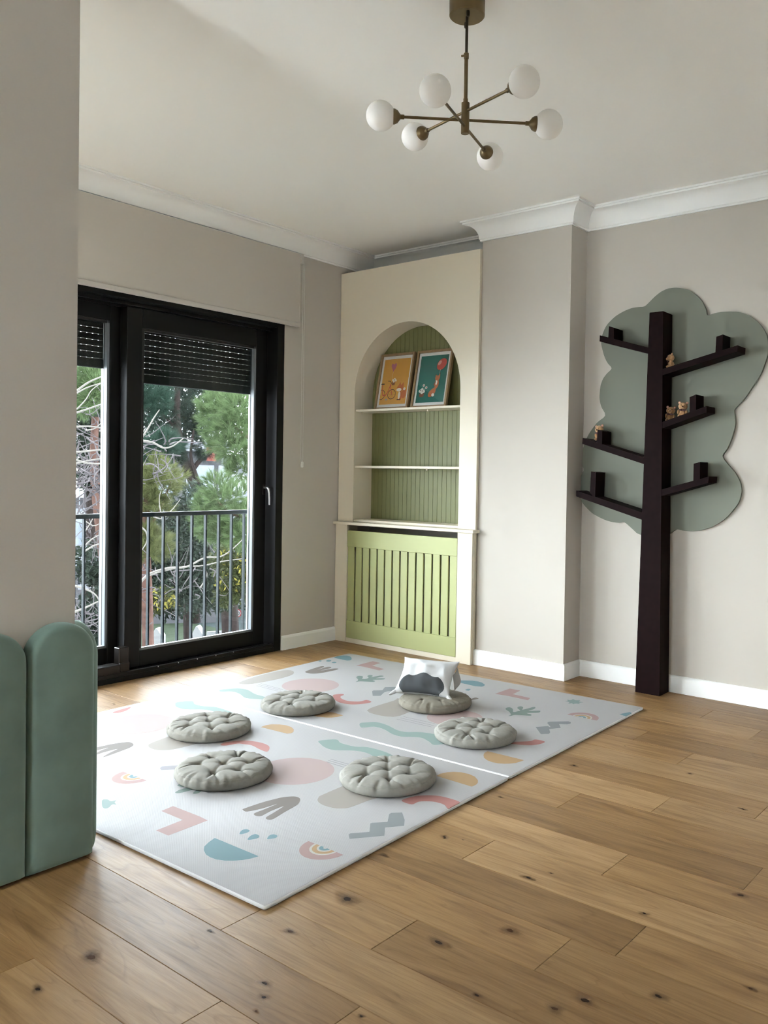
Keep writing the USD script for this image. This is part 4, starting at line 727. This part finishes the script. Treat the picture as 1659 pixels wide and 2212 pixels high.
obj('ferrule', lathe([(0, 2.447), (.0080, 2.447), (.0080, 2.462), (0, 2.462)], (CX, CY, 0), 16), 'brass', cd, smooth=40)
obj('hub', lathe([(0, 2.3455), (.0125, 2.3455), (.0138, 2.347), (.0138, 2.448), (0, 2.449)], (CX, CY, 0), 24), 'brass', cd, smooth=40)
for ang, z in ((42.88, 2.391), (346.4, 2.420), (107.6, 2.369)):
    for s_ in (1, -1):
        dr = np.array([math.cos(math.radians(ang)), math.sin(math.radians(ang)), 0])*s_; c = np.array([CX, CY, z])
        arm = obj('arm', tube([c+dr*.010, c+dr*.214], .0048, 10), 'brass', cd, smooth=40)
        cup = aim(lathe([(0, .0), (.0075, 0), (.0075, .012), (.012, .016), (.020, .022), (.0245, .031), (.0255, .042), (.022, .042), (0, .036)], n=24), dr); cup.apply_translation(c+dr*.205)
        obj('lamp_cup', cup, 'brass', arm, smooth=35); obj('globe', ball(c+dr*.2835, .0487, 4), 'opal_glass', arm, smooth=True)

# ------------------------------------------------------------------ outside: street, houses, trees
GZ = -10.2
obj('street', bx(-130, -2.5, -60, 120, GZ-.3, GZ), 'asphalt', kind='structure')
obj('outside_wall', cat_([bx(-.32, -.30, VY1, OY0, -10, 4.), bx(-.32, -.30, RY, VY0, -10, 4.), bx(-.32, -.30, VY0, VY1, -10, VZ0), bx(-.32, -.30, VY0, VY1, VZ1, 4.), bx(-.32, -.30, OY1+.001, 6., -10, 4.), bx(-.32, -.30, OY0, OY1, -10, -.06), bx(-.32, -.30, OY0, OY1, OZ, 4.)]), 'facade_white', kind='structure')
obj('balcony_above', bx(-2.0, -.32, RY, 2.5, 2.78, 2.98), 'facade_white', kind='structure')
def needles(clusters, n_tuft, n_needle, L, w, seed, spread=.75, lift=.35):
    """pine sprays: brush-like tufts of thin needles over ellipsoid clusters (centre, radius)"""
    rg = np.random.default_rng(seed); T, D = [], []
    for c, r in clusters:
        d = rg.normal(size=(n_tuft, 3)); d /= np.linalg.norm(d, axis=1)[:, None]; q = rg.uniform(.35, 1, (n_tuft, 1))**.5
        T.append(np.array(c)+d*q*r*np.array([1, 1, .8])); D.append(d*.8+np.array([0, 0, lift])+rg.normal(0, .25, (n_tuft, 3)))
    T, D = np.vstack(T), np.vstack(D); D /= np.linalg.norm(D, axis=1)[:, None]
    T, D = np.repeat(T, n_needle, 0), np.repeat(D, n_needle, 0)
    k = len(T); e = D+rg.normal(0, spread*.5, (k, 3)); e /= np.linalg.norm(e, axis=1)[:, None]
    o = T+D*rg.uniform(-.5, .35, (k, 1))*L; s = np.cross(e, rg.normal(size=(k, 3))); s /= np.linalg.norm(s, axis=1)[:, None]
    l = L*rg.uniform(.6, 1.1, (k, 1)); V = np.stack([o-s*w/2, o+s*w/2, o+e*l], 1).reshape(-1, 3)
    return trimesh.Trimesh(V, np.arange(3*k).reshape(-1, 3), process=False)
def leaves(clusters, n, L, w, seed, droop=.3):
    rg = np.random.default_rng(seed); T = []
    for c, r in clusters:
        d = rg.normal(size=(n, 3)); d /= np.linalg.norm(d, axis=1)[:, None]; T.append(np.array(c)+d*r*rg.uniform(.2, 1, (n, 1))**.5)
    T = np.vstack(T); k = len(T); e = rg.normal(size=(k, 3)); e[:, 2] -= droop; e /= np.linalg.norm(e, axis=1)[:, None]
    s = np.cross(e, rg.normal(size=(k, 3))); s /= np.linalg.norm(s, axis=1)[:, None]; l = rg.uniform(.6, 1.1, (k, 1))*L; ww = w*l/L/2
    V = np.stack([T, T+e*l*.45-s*ww, T+e*l, T+e*l*.45+s*ww], 1).reshape(-1, 3); i = 4*np.arange(k)[:, None]
    return trimesh.Trimesh(V, np.vstack([i+[0, 1, 2], i+[0, 2, 3]]), process=False)
def curve(pts, r0_, r1_, n=6, sub=5):
    p = np.array(pts, float); q = []
    for i in range(len(p)-1):
        a, b, c, d = p[max(i-1, 0)], p[i], p[i+1], p[min(i+2, len(p)-1)]
        for t in np.linspace(0, 1, sub, endpoint=False): q.append(.5*(2*b+(c-a)*t+(2*a-5*b+4*c-d)*t*t+(3*b-a-3*c+d)*t**3))
    q.append(p[-1]); return tube(q, np.linspace(r0_, r1_, len(q)), n)
def tree(name, label, catg, trunk, branches, fol, fmat, bark, group=None):
    t = thing(name, label, catg, group)
    obj('trunk', curve(*trunk), bark, t, smooth=60)
    for b in branches: obj('branch', curve(*b, n=5, sub=4), bark, t, smooth=60)
    if fol is not None: obj('foliage', fol, fmat, t, kind='stuff')
    return t
# bright pine beside the door's right edge
C1 = [((-7.45, 4.67, 2.28), 0.39), ((-7.84, 4.66, 2.17), 0.31), ((-7.95, 5.01, 2.42), 0.36), ((-7.18, 4.69, 2.27), 0.36), ((-7.51, 4.59, 1.92), 0.35), ((-8.05, 4.71, 2.31), 0.23), ((-7.30, 4.70, 1.93), 0.36), ((-7.25, 4.60, 1.61), 0.32), ((-7.31, 4.84, 1.46), 0.35), ((-7.34, 4.82, 1.22), 0.26), ((-7.85, 4.82, 1.66), 0.25), ((-7.78, 5.22, 1.92), 0.36), ((-7.71, 4.99, 2.64), 0.35), ((-8.17, 5.05, 2.58), 0.28)]
C1b = [((-6.94, 4.03, 0.95), 0.27), ((-7.19, 4.03, 0.66), 0.23), ((-6.71, 4.00, 0.77), 0.30), ((-6.88, 4.42, 0.80), 0.29), ((-7.01, 3.93, 0.43), 0.27), ((-7.03, 4.24, 0.43), 0.31), ((-6.56, 4.19, 0.48), 0.30), ((-6.80, 4.21, 0.21), 0.27), ((-7.01, 4.10, 0.20), 0.25), ((-6.53, 4.23, 0.18), 0.28), ((-7.37, 4.12, 0.22), 0.16)]
tree('pine_tree', 'bright green pine crown filling the upper right of the door glass', 'tree', ([(-7.13, 5.97, -2.83), (-7.22, 5.88, -0.31), (-7.22, 5.73, 1.36), (-7.27, 5.67, 3.01)], .16, .07),
     [([(-7.22, 5.73, 1.36), (-7.30, 5.18, 1.67), (-7.37, 4.78, 1.89), (-7.49, 4.63, 2.20)], .05, .015), ([(-7.20, 5.75, 1.11), (-7.29, 5.18, 1.27), (-7.34, 4.81, 1.46)], .04, .015)], needles(C1, 72, 42, .155, .0062, 1, .62), 'needle_bright', 'bark_red', 'pines outside the balcony door')
tree('pine_tree', 'low bright green pine boughs spreading just above the balcony rail', 'tree', ([(-6.34, 5.36, -3.36), (-6.41, 5.28, -1.00), (-6.40, 5.14, 0.58)], .14, .08),
     [([(-6.44, 5.25, -0.05), (-6.67, 4.68, 0.35), (-6.80, 4.21, 0.51), (-6.97, 3.99, 0.77)], .045, .012), ([(-6.43, 5.26, -0.21), (-6.59, 4.62, 0.12), (-6.80, 4.21, 0.24)], .04, .012)], needles(C1b, 66, 42, .145, .0058, 2, .62), 'needle_bright', 'bark_red', 'pines outside the balcony door')
# tall shaded pine with a leaning dark trunk
C2 = [((-18.21, 10.24, 3.31), 0.66), ((-17.90, 10.70, 3.57), 0.73), ((-18.43, 11.70, 3.61), 0.80), ((-18.13, 12.11, 3.63), 0.76), ((-18.10, 10.41, 2.72), 0.66), ((-19.38, 12.08, 2.93), 0.79), ((-18.24, 11.96, 2.82), 0.68), ((-18.32, 10.09, 2.36), 0.55), ((-17.27, 9.86, 2.00), 0.60), ((-18.50, 11.60, 2.52), 0.61), ((-18.00, 12.28, 2.54), 0.65), ((-17.30, 11.55, 1.93), 0.48), ((-18.64, 13.09, 2.98), 0.71), ((-19.05, 10.78, 4.28), 0.84), ((-18.35, 11.81, 4.34), 0.87), ((-18.45, 13.33, 4.05), 0.98), ((-17.07, 10.15, 1.60), 0.35), ((-19.27, 10.45, 3.11), 0.65)]
tree('pine_tree', 'tall dark pine with a leaning forked trunk behind the brighter pines', 'tree', ([(-16.82, 12.18, -4.56), (-16.94, 12.02, -1.40), (-17.17, 11.72, -0.12), (-17.42, 11.39, 0.55), (-17.64, 11.08, 1.28), (-17.76, 10.91, 1.91), (-17.82, 10.82, 2.81), (-17.81, 10.84, 4.21)], .27, .07),
     [([(-17.58, 11.16, 1.11), (-17.42, 11.38, 1.50), (-17.24, 11.63, 1.74), (-17.05, 11.87, 2.08)], .09, .04), ([(-17.35, 11.47, 0.37), (-17.32, 11.19, 1.00), (-17.42, 11.04, 1.63), (-17.54, 11.22, 2.41)], .08, .03), ([(-17.80, 10.85, 2.39), (-17.99, 10.58, 2.73), (-18.18, 10.30, 3.06)], .05, .02)], needles(C2, 105, 24, .24, .012, 3, 1.1, -.15), 'needle_dark', 'bark_dark', 'pines outside the balcony door')
# yellow-green pine at the left edge of the wide pane
C3 = [((-6.01, 2.23, 1.24), 0.18), ((-5.77, 2.23, 1.14), 0.20), ((-5.84, 2.11, 1.01), 0.20), ((-5.92, 2.37, 0.92), 0.18), ((-6.01, 2.59, 1.10), 0.15), ((-5.95, 2.14, 0.78), 0.20), ((-5.95, 2.32, 0.69), 0.17), ((-6.07, 2.13, 1.10), 0.18), ((-6.01, 2.04, 0.78), 0.20), ((-5.80, 2.18, 0.25), 0.17), ((-5.86, 2.09, 0.10), 0.18), ((-5.93, 2.35, 0.11), 0.13), ((-5.96, 2.12, 0.34), 0.13)]
tree('pine_tree', 'yellow-green pine tufts at the left edge of the wide glass pane', 'tree', ([(-6.02, 2.22, -1.91), (-6.04, 2.18, -0.37), (-6.06, 2.15, 0.46), (-6.03, 2.19, 0.91), (-6.01, 2.23, 1.29)], .085, .03),
     [([(-6.05, 2.17, 0.33), (-5.95, 2.31, 0.65), (-5.95, 2.49, 1.04)], .03, .01)], needles(C3, 46, 38, .13, .0048, 4, .7), 'needle_yellow', 'bark_red', 'pines outside the balcony door')
C4 = [((-7.80, 3.33, 2.46), 0.24), ((-7.74, 3.42, 2.29), 0.22), ((-7.93, 3.31, 2.20), 0.24), ((-7.97, 3.25, 2.50), 0.26), ((-7.94, 3.66, 2.45), 0.16), ((-7.25, 3.25, 1.63), 0.19), ((-7.31, 3.16, 1.41), 0.17), ((-7.35, 3.46, 1.57), 0.17), ((-7.38, 3.05, 1.55), 0.19), ((-7.58, 3.12, 1.30), 0.15)]
tree('pine_tree', 'blue-green pine spray at the upper left of the wide pane', 'tree', ([(-8.17, 3.30, -2.49), (-8.19, 3.27, 0.55), (-8.21, 3.24, 3.11)], .11, .06), [([(-8.20, 3.26, 1.83), (-7.95, 3.29, 2.20), (-7.77, 3.38, 2.42)], .03, .01), ([(-8.20, 3.26, 1.23), (-7.63, 3.22, 1.41), (-7.23, 3.28, 1.58)], .03, .01)], needles(C4, 55, 38, .15, .0055, 5, .7), 'needle_teal', 'bark_dark', 'pines outside the balcony door')
C5 = [((-6.53, 1.57, 2.45), 0.17), ((-6.39, 1.61, 2.33), 0.15), ((-6.56, 1.52, 2.24), 0.17), ((-6.42, 1.56, 2.13), 0.15), ((-6.65, 1.55, 2.03), 0.15), ((-6.70, 1.47, 2.34), 0.22), ((-6.70, 1.88, 2.57), 0.21), ((-6.72, 1.64, 2.67), 0.26)]
tree('pine_tree', 'green pine spray at the top of the narrow left pane', 'tree', ([(-6.89, 1.54, -1.93), (-6.90, 1.51, 0.63), (-6.91, 1.51, 2.80)], .1, .06), [([(-6.90, 1.51, 1.91), (-6.66, 1.54, 2.22), (-6.40, 1.59, 2.36)], .03, .01)], needles(C5, 90, 26, .125, .0055, 6), 'needle_bright', 'bark_dark', 'pines outside the balcony door')
# broadleaf trees below
C6 = [((-12.78, 7.57, 0.50), 0.57), ((-12.93, 8.20, 0.37), 0.52), ((-12.95, 7.31, 0.17), 0.51), ((-12.65, 7.74, -0.16), 0.63), ((-12.56, 7.17, -0.45), 0.56), ((-12.20, 7.68, -0.57), 0.61), ((-12.28, 7.23, -0.97), 0.61), ((-12.65, 6.87, -0.92), 0.50), ((-11.97, 7.65, -1.19), 0.55), ((-12.28, 6.87, -1.42), 0.49), ((-11.99, 7.29, -1.64), 0.55), ((-12.67, 6.65, -1.38), 0.47), ((-11.85, 7.82, -1.63), 0.50), ((-12.95, 6.59, -0.87), 0.47)]
tree('olive_tree', 'grey-green leafy tree behind the railing bars', 'tree', ([(-12.69, 7.69, -3.68), (-12.73, 7.63, -2.14), (-12.69, 7.68, -0.82), (-12.75, 7.61, 0.39)], .12, .04), [([(-12.71, 7.65, -1.92), (-12.78, 7.21, -1.33), (-12.76, 6.88, -0.83)], .05, .02), ([(-12.70, 7.67, -1.48), (-12.33, 7.84, -0.80), (-12.24, 7.96, -0.26)], .05, .02)], leaves(C6, 700, .15, .05, 7), 'leaf_dark', 'bark_dark')
C7 = [((-8.96, 5.98, -0.40), 0.32), ((-8.88, 6.09, -0.67), 0.32), ((-9.02, 5.92, -0.80), 0.32), ((-8.90, 6.06, -1.07), 0.30), ((-9.20, 6.01, -1.23), 0.28), ((-8.98, 6.28, -0.28), 0.30), ((-8.92, 6.35, -0.92), 0.35), ((-9.41, 6.06, -0.57), 0.28), ((-9.33, 4.64, -1.15), 0.22), ((-9.50, 4.56, -1.25), 0.23)]
c7 = tree('leafy_tree', 'olive-leaved tree with yellow leaves above the speed sign', 'tree', ([(-8.87, 6.58, -3.06), (-8.94, 6.49, -1.58), (-8.98, 6.28, -0.73), (-8.99, 6.11, -0.36)], .07, .025), [([(-8.97, 6.46, -1.39), (-9.01, 6.09, -1.13), (-9.04, 5.88, -0.89)], .03, .012)], leaves(C7, 420, .11, .045, 8), 'leaf_olive', 'bark_dark')
obj('yellow_leaves', leaves([((-8.82, 5.84, -0.47), 0.30), ((-8.72, 5.96, -0.73), 0.27), ((-8.97, 5.81, -0.92), 0.23), ((-9.27, 4.55, -1.18), 0.22), ((-9.18, 4.69, -1.22), 0.18)], 42, .11, .05, 9), 'leaf_yellow', c7, kind='stuff')
# far dark trees closing the view
def far_tree(label, cl, n, L, seed, base): tree('dark_tree', label, 'tree', (base, .35, .15), [], leaves(cl, n, L, L*.4, seed), 'leaf_dark' if seed % 2 else 'needle_dark', 'bark_dark', 'dark trees across the street')
far_tree('dark tree crown far behind the pines, centre of the view', [((-63.96, 40.78, 7.71), 3.34), ((-64.23, 43.92, 8.85), 3.42), ((-62.98, 45.64, 7.19), 3.42), ((-63.86, 42.71, 4.86), 2.81), ((-62.49, 46.29, 10.73), 3.99), ((-65.03, 40.97, 11.17), 3.94)], 900, .6, 11, [(-63.30, 43.50, -8.94), (-63.39, 43.38, -2.45), (-63.40, 43.35, 7.90)])
far_tree('dark tree crown far away behind the right-hand pine', [((-83.33, 65.10, 8.13), 4.56), ((-81.85, 66.93, 4.65), 4.56), ((-83.79, 66.13, 12.96), 5.36), ((-83.65, 64.70, 2.81), 3.04), ((-81.52, 67.31, 10.59), 5.32)], 800, .6, 12, [(-82.47, 66.17, -9.61), (-82.52, 66.11, -3.67), (-82.62, 65.99, 9.34)])
far_tree('dark tree crown far off behind the narrow left pane', [((-30.46, 15.11, 4.04), 1.36), ((-30.27, 15.44, 2.86), 1.25), ((-30.59, 14.88, 2.63), 1.36), ((-30.41, 15.21, 1.64), 1.25), ((-30.95, 16.26, 4.56), 1.67), ((-31.70, 14.95, 3.87), 1.67), ((-30.22, 15.54, 0.85), 0.98)], 800, .32, 13, [(-30.33, 15.34, -4.60), (-30.37, 15.28, -0.57), (-30.39, 15.25, 3.45)])
far_tree('low dark shrubbery across the street under the olive tree', [((-37.38, 22.95, -4.10), 1.69), ((-36.69, 23.97, -4.64), 1.56), ((-35.96, 24.99, -4.40), 1.56), ((-35.20, 26.01, -4.94), 1.36), ((-36.27, 22.81, -5.78), 1.20), ((-35.58, 23.82, -6.07), 1.13), ((-35.33, 27.45, -5.62), 1.38), ((-37.77, 22.35, -5.63), 1.36), ((-26.53, 13.92, -3.13), 0.98), ((-26.87, 13.33, -2.48), 0.83), ((-28.68, 14.19, -4.88), 0.88), ((-28.51, 14.50, -5.48), 0.77)], 600, .34, 15, [(-36.09, 24.81, -7.41), (-36.10, 24.80, -6.23), (-36.11, 24.79, -4.65)])
# bare pale branches
def bare(label, curves, seed, extra=None, trunk=None):
    t = thing('bare_tree', label, 'tree', 'bare trees outside')
    if trunk: obj('trunk', curve(*trunk), 'bark_red', t, smooth=60)
    for pts, a, b in curves: obj('branch', curve(pts, a, b, 5, 5), 'dead_pale', t, smooth=60)
    if extra:
        rg = np.random.default_rng(seed); parts = []
        for c, r, n, L, w in extra:
            for _ in range(n):
                p = np.array(c)+rg.normal(0, r*.5, 3); d = rg.normal(size=3); d /= np.linalg.norm(d); q = [p]
                cv = rg.normal(0, .42, 3)
                for k in range(9): d = d+cv*.9+rg.normal(0, .12, 3); d /= np.linalg.norm(d); q.append(q[-1]+d*L/9)
                parts.append(tube(q, np.linspace(w, w*.3, 10)*rg.uniform(.5, 1.2), 5, False))
        obj('twigs', cat_(parts), 'dead_wood', t, kind='stuff', smooth=60)
    return t
bare('bare pale branches crossing the wide pane, above and below the rail', [
    ([(-3.24, 0.25, 1.46), (-3.20, 0.32, 1.60), (-3.16, 0.37, 1.72), (-3.13, 0.41, 1.80)], .012, .005), ([(-3.24, 0.24, 1.49), (-3.17, 0.36, 1.47), (-3.11, 0.44, 1.42), (-3.06, 0.52, 1.44), (-3.00, 0.60, 1.52)], .013, .006),
    ([(-3.23, 0.26, 0.05), (-3.18, 0.34, 0.15), (-3.08, 0.49, 0.21), (-2.98, 0.64, 0.22), (-2.87, 0.78, 0.31), (-2.78, 0.90, 0.32), (-2.71, 0.99, 0.39), (-2.64, 1.08, 0.50)], .015, .005),
    ([(-3.18, 0.34, 0.14), (-3.11, 0.44, 0.18), (-3.07, 0.69, 0.21), (-2.96, 0.83, 0.22), (-2.85, 0.97, 0.26), (-2.71, 1.16, 0.29)], .011, .005),
    ([(-3.22, 0.28, 0.62), (-3.20, 0.32, 0.57), (-3.19, 0.32, 0.48), (-3.22, 0.28, 0.39)], .01, .005), ([(-3.28, 0.56, 0.66), (-3.30, 0.53, 0.87), (-3.29, 0.54, 0.98)], .007, .003), ([(-3.33, 0.48, 0.72), (-3.28, 0.56, 0.70), (-3.22, 0.64, 0.80), (-3.18, 0.70, 0.90)], .008, .003),
    ([(-3.06, 0.87, -0.02), (-3.02, 0.92, 0.10), (-3.03, 0.90, 0.19)], .008, .004)], 21,
    extra=[((-4.36, 1.28, 1.42), .30, 12, .40, .010), ((-4.47, 1.10, 1.22), .22, 14, .38, .010), ((-4.87, 1.41, -0.13), .30, 14, .42, .009), ((-4.69, 1.68, -0.20), .35, 12, .45, .009), ((-4.48, 1.97, -0.09), .30, 8, .42, .008)])
bare('tangled bare tree with a reddish trunk behind the narrow left pane', [
    ([(-3.54, -0.26, 1.93), (-3.49, -0.17, 2.02), (-3.45, -0.10, 2.07), (-3.39, 0.01, 2.13)], .012, .007), ([(-3.63, -0.21, 1.92), (-3.57, -0.10, 2.00), (-3.47, 0.06, 2.07)], .009, .005), ([(-3.53, -0.24, 1.77), (-3.49, -0.17, 1.87), (-3.46, -0.12, 1.97), (-3.40, -0.01, 2.07)], .007, .004),
    ([(-3.54, -0.26, 1.73), (-3.48, -0.15, 1.78), (-3.39, 0.01, 1.86)], .012, .006), ([(-3.54, -0.26, 1.60), (-3.47, -0.13, 1.61), (-3.39, 0.01, 1.59)], .011, .006), ([(-3.49, -0.17, 1.57), (-3.45, -0.10, 1.59), (-3.41, -0.04, 1.66)], .008, .004), ([(-3.54, -0.26, 1.35), (-3.48, -0.15, 1.37), (-3.38, 0.01, 1.39)], .013, .007),
    ([(-3.54, -0.26, 1.29), (-3.48, -0.15, 1.25), (-3.38, 0.02, 1.25)], .013, .007), ([(-3.63, -0.21, 1.24), (-3.56, -0.08, 1.28), (-3.47, 0.07, 1.31)], .010, .006), ([(-3.54, -0.25, 0.06), (-3.47, -0.14, 0.01), (-3.44, -0.07, -0.05), (-3.42, -0.04, -0.13)], .012, .005), ([(-3.53, -0.25, -0.20), (-3.47, -0.14, -0.15), (-3.41, -0.04, -0.09)], .014, .006),
    ([(-3.49, -0.17, 0.44), (-3.46, -0.11, 0.51), (-3.40, -0.02, 0.57)], .009, .004), ([(-3.49, -0.17, 0.39), (-3.44, -0.09, 0.45), (-3.39, 0.00, 0.47)], .011, .005), ([(-3.49, -0.17, 0.58), (-3.46, -0.12, 0.68), (-3.45, -0.09, 0.76)], .007, .003), ([(-3.49, -0.17, 0.69), (-3.45, -0.09, 0.64), (-3.39, 0.00, 0.71)], .007, .003)], 22,
    extra=[((-5.21, 0.86, 1.05), .34, 60, .50, .013), ((-5.18, 0.90, 1.65), .30, 18, .45, .011), ((-5.65, 1.08, 1.21), .3, 34, .45, .011), ((-6.09, 1.32, -0.78), .3, 40, .4, .010), ((-6.06, 1.39, 0.37), .3, 30, .4, .010)],
    trunk=([(-6.81, 2.09, -1.49), (-6.84, 2.04, -0.36), (-6.86, 2.00, 0.10), (-6.89, 1.95, 0.56), (-6.91, 1.91, 0.95), (-6.92, 1.89, 1.41), (-6.91, 1.90, 1.93)], .085, .05))
# houses across the street
def house(label, x0p, x1p, ztop, zbot, s, wins, wmat, fascia=True):
    a, b = np.array(x0p), np.array(x1p); e = (b-a)[:2]; w = np.linalg.norm(e); e /= w; ang = math.atan2(e[1], e[0])
    h = thing('house', label, 'building', loc=(a[0], a[1], 0), rotz=ang)
    obj('wall', bx(0, w, 0, 6, GZ, ztop), wmat, h)
    if fascia: obj('eave', bx(-.5, w+.5, -.8, 6.5, ztop, ztop+.75), 'house_white', h)
    for u0, u1, z0, z1 in wins:
        f = obj('window_frame', bx(u0-.1, u1+.1, -.09, .02, z0-.1, z1+.1), 'house_white', h); obj('pane', bx(u0, u1, -.12, -.08, z0, z1), 'house_window', f)
    return h
A0, A1 = (-51.29, 30.91, -0.02), (-47.94, 35.68, 0.05)
hs = house('low grey house with a white eave seen between the pine trunks', A0, A1, 2.6, -10, 66, [(.8, 2.4, -1.8, 1.5), (3.4, 5.2, -1.8, 1.5), (5.7, 6.2, -1.8, 1.5)], 'house_wall')
obj('awning_panel', bx(4.7, 5.4, -.95, -.85, 1.9, 2.9), 'house_red', hs)
B0, B1 = (-54.05, 40.86, -0.08), (-52.83, 45.48, -0.06)
house('pale house with a bright window right of the leaning trunk', B0, B1, 1.6, -10, 60, [(.5, 1.7, -.6, .9), (2.2, 3.4, -.6, .9)], 'house_white')
D0, D1 = (-34.59, 15.89, -1.83), (-33.16, 18.41, -1.86)
hb = house('pale house with white balcony rail behind the bare tree', D0, D1, -.2, -10, 44, [(.3, 1.3, -2.4, -.8)], 'house_wall', False)
rw = obj('balcony_rail', bx(.8, 3.2, -.5, -.44, .25, .32), 'house_white', hb)
for k in range(13): obj('rail_bar', bx(.82+.19*k, .86+.19*k, -.49, -.45, -.75, .28), 'house_white', rw)
# dark board with rows of white curls and the number 458 under it
q0 = np.array((-28.88, 13.85, -3.81)); q1 = np.array((-28.40, 14.68, -3.85)); e = (q1-q0)[:2]; ww = float(np.linalg.norm(e)); ang = math.atan2(e[1], e[0])
bd = thing('sign_board', 'dark board with rows of white curled marks and number 458 below', 'sign', loc=(q0[0], q0[1], 0), rotz=ang)
px_ = ww/54.; zt, zb_ = (-28.69, 14.18, -2.81)[2], (-28.69, 14.18, -3.58)[2]
obj('board', bx(0, ww, 0, .12, zb_, zt), 'board_navy', bd); obj('ledge', bx(0, ww, -.05, .12, zb_-.2, zb_), 'house_white', bd); obj('roof', bx(-.1, ww+.1, -.1, 1.2, zt, zt+.42), 'house_white', bd)
pf = obj('number_plate', bx(29*px_, 41*px_, -.08, -.05, zb_-.19, zb_-.01), 'plate_dark', bd)
tx = meshkit.text_mesh('458', .11, .01, True); tx.vertices = np.stack([tx.vertices[:, 0]+30.5*px_, -.09+tx.vertices[:, 2]*0-tx.vertices[:, 2], tx.vertices[:, 1]+zb_-.16], 1); obj('number', tx, 'sign_white', pf)
g2 = meshkit.text_mesh('2', .11, .01, True)
for r in range(5):
    for c_ in range(8):
        t = g2.copy(); t.vertices = np.stack([t.vertices[:, 0]+(3+6.4*c_)*px_, -.005-t.vertices[:, 2], t.vertices[:, 1]+zt-.155-r*.158], 1); obj('mark', t, 'sign_white', bd)
obj('low_rail', cat_([bx(0, ww, .3, .34, zt+.75, zt+.8)]+[bx(k*.13, k*.13+.03, .3, .33, zt+.42, zt+.78) for k in range(int(ww/.13))]), 'house_white', bd)
# speed limit sign
sc_ = np.array((-40.91, 31.68, -8.23)); vd = np.array(CAM)-sc_; vd[2] = 0; vd /= np.linalg.norm(vd); sx = np.array([-vd[1], vd[0], 0])
TS = frame4((sx, (0, 0, 1), vd, sc_))
sg = thing('speed_limit_sign', 'round white speed limit sign with red rim reading 50 on a pole', 'road sign')
def puts(nm, t, m, par=None): t = t.copy(); t.apply_transform(TS); return obj(nm, t, m, par or sg, smooth=40)
fc_ = puts('disc', lathe([(0, 0), (.235, 0), (.235, .02), (0, .02)], n=40), 'sign_white'); puts('rim', lathe([(.22, 0), (.285, 0), (.285, .025), (.22, .025), (.22, 0)], n=40), 'sign_red', fc_)
t5 = meshkit.text_mesh('50', .20, .02, True); t5.apply_translation((-t5.bounds[1][0]/2-t5.bounds[0][0]/2, -.1, .015)); puts('digits', t5, 'sign_black', fc_)
obj('pole', tube([sc_-vd*.05+np.array([0, 0, .28]), [sc_[0]-vd[0]*.05, sc_[1]-vd[1]*.05, GZ]], .045, 8), 'bead_grey', sg); obj('pole_base', bx(sc_[0]-.2, sc_[0]+.2, sc_[1]-.2, sc_[1]+.2, GZ, GZ+.35), 'sign_white', sg)
# pointed white concrete posts along the street
post = None
for k, (p, w_, h_) in enumerate((((-43.84, 27.68, -10.00), .72, 1.15), ((-42.40, 29.74, -9.74), .74, 1.2), ((-41.35, 31.12, -9.55), .76, 1.1))):
    lb = ('pointed white concrete post at the left, low in the wide pane', 'pointed white concrete post in the middle, low in the wide pane', 'pointed white concrete post nearest the speed sign')[k]
    t = thing('concrete_post', lb, 'post', 'pointed white posts along the street', loc=(p[0], p[1], GZ), rotz=math.radians(37))
    obj('block', prism([(-w_/2, 0), (w_/2, 0), (w_/2, h_*.55), (.02, h_), (-.1, h_), (-w_/2, h_*.55)], -.35, .35), 'sign_white', t)
pa, pb_ = np.array((-43.31, 31.04, -10.17)), np.array((-42.76, 31.76, -10.07)); 
obj('low_barrier', trimesh.convex.convex_hull(np.array([(*(p[:2]+o), z) for p in (pa, pb_) for o in (np.array([0, 0]), np.array([-.2, .25])) for z in (GZ, GZ+.5)])), 'sign_white', None, 'low white barrier between the two right pointed posts', 'barrier')
obj('verge', bx(-70, -24, 5, 34, GZ, GZ+.05), 'hedge_ground', kind='structure')
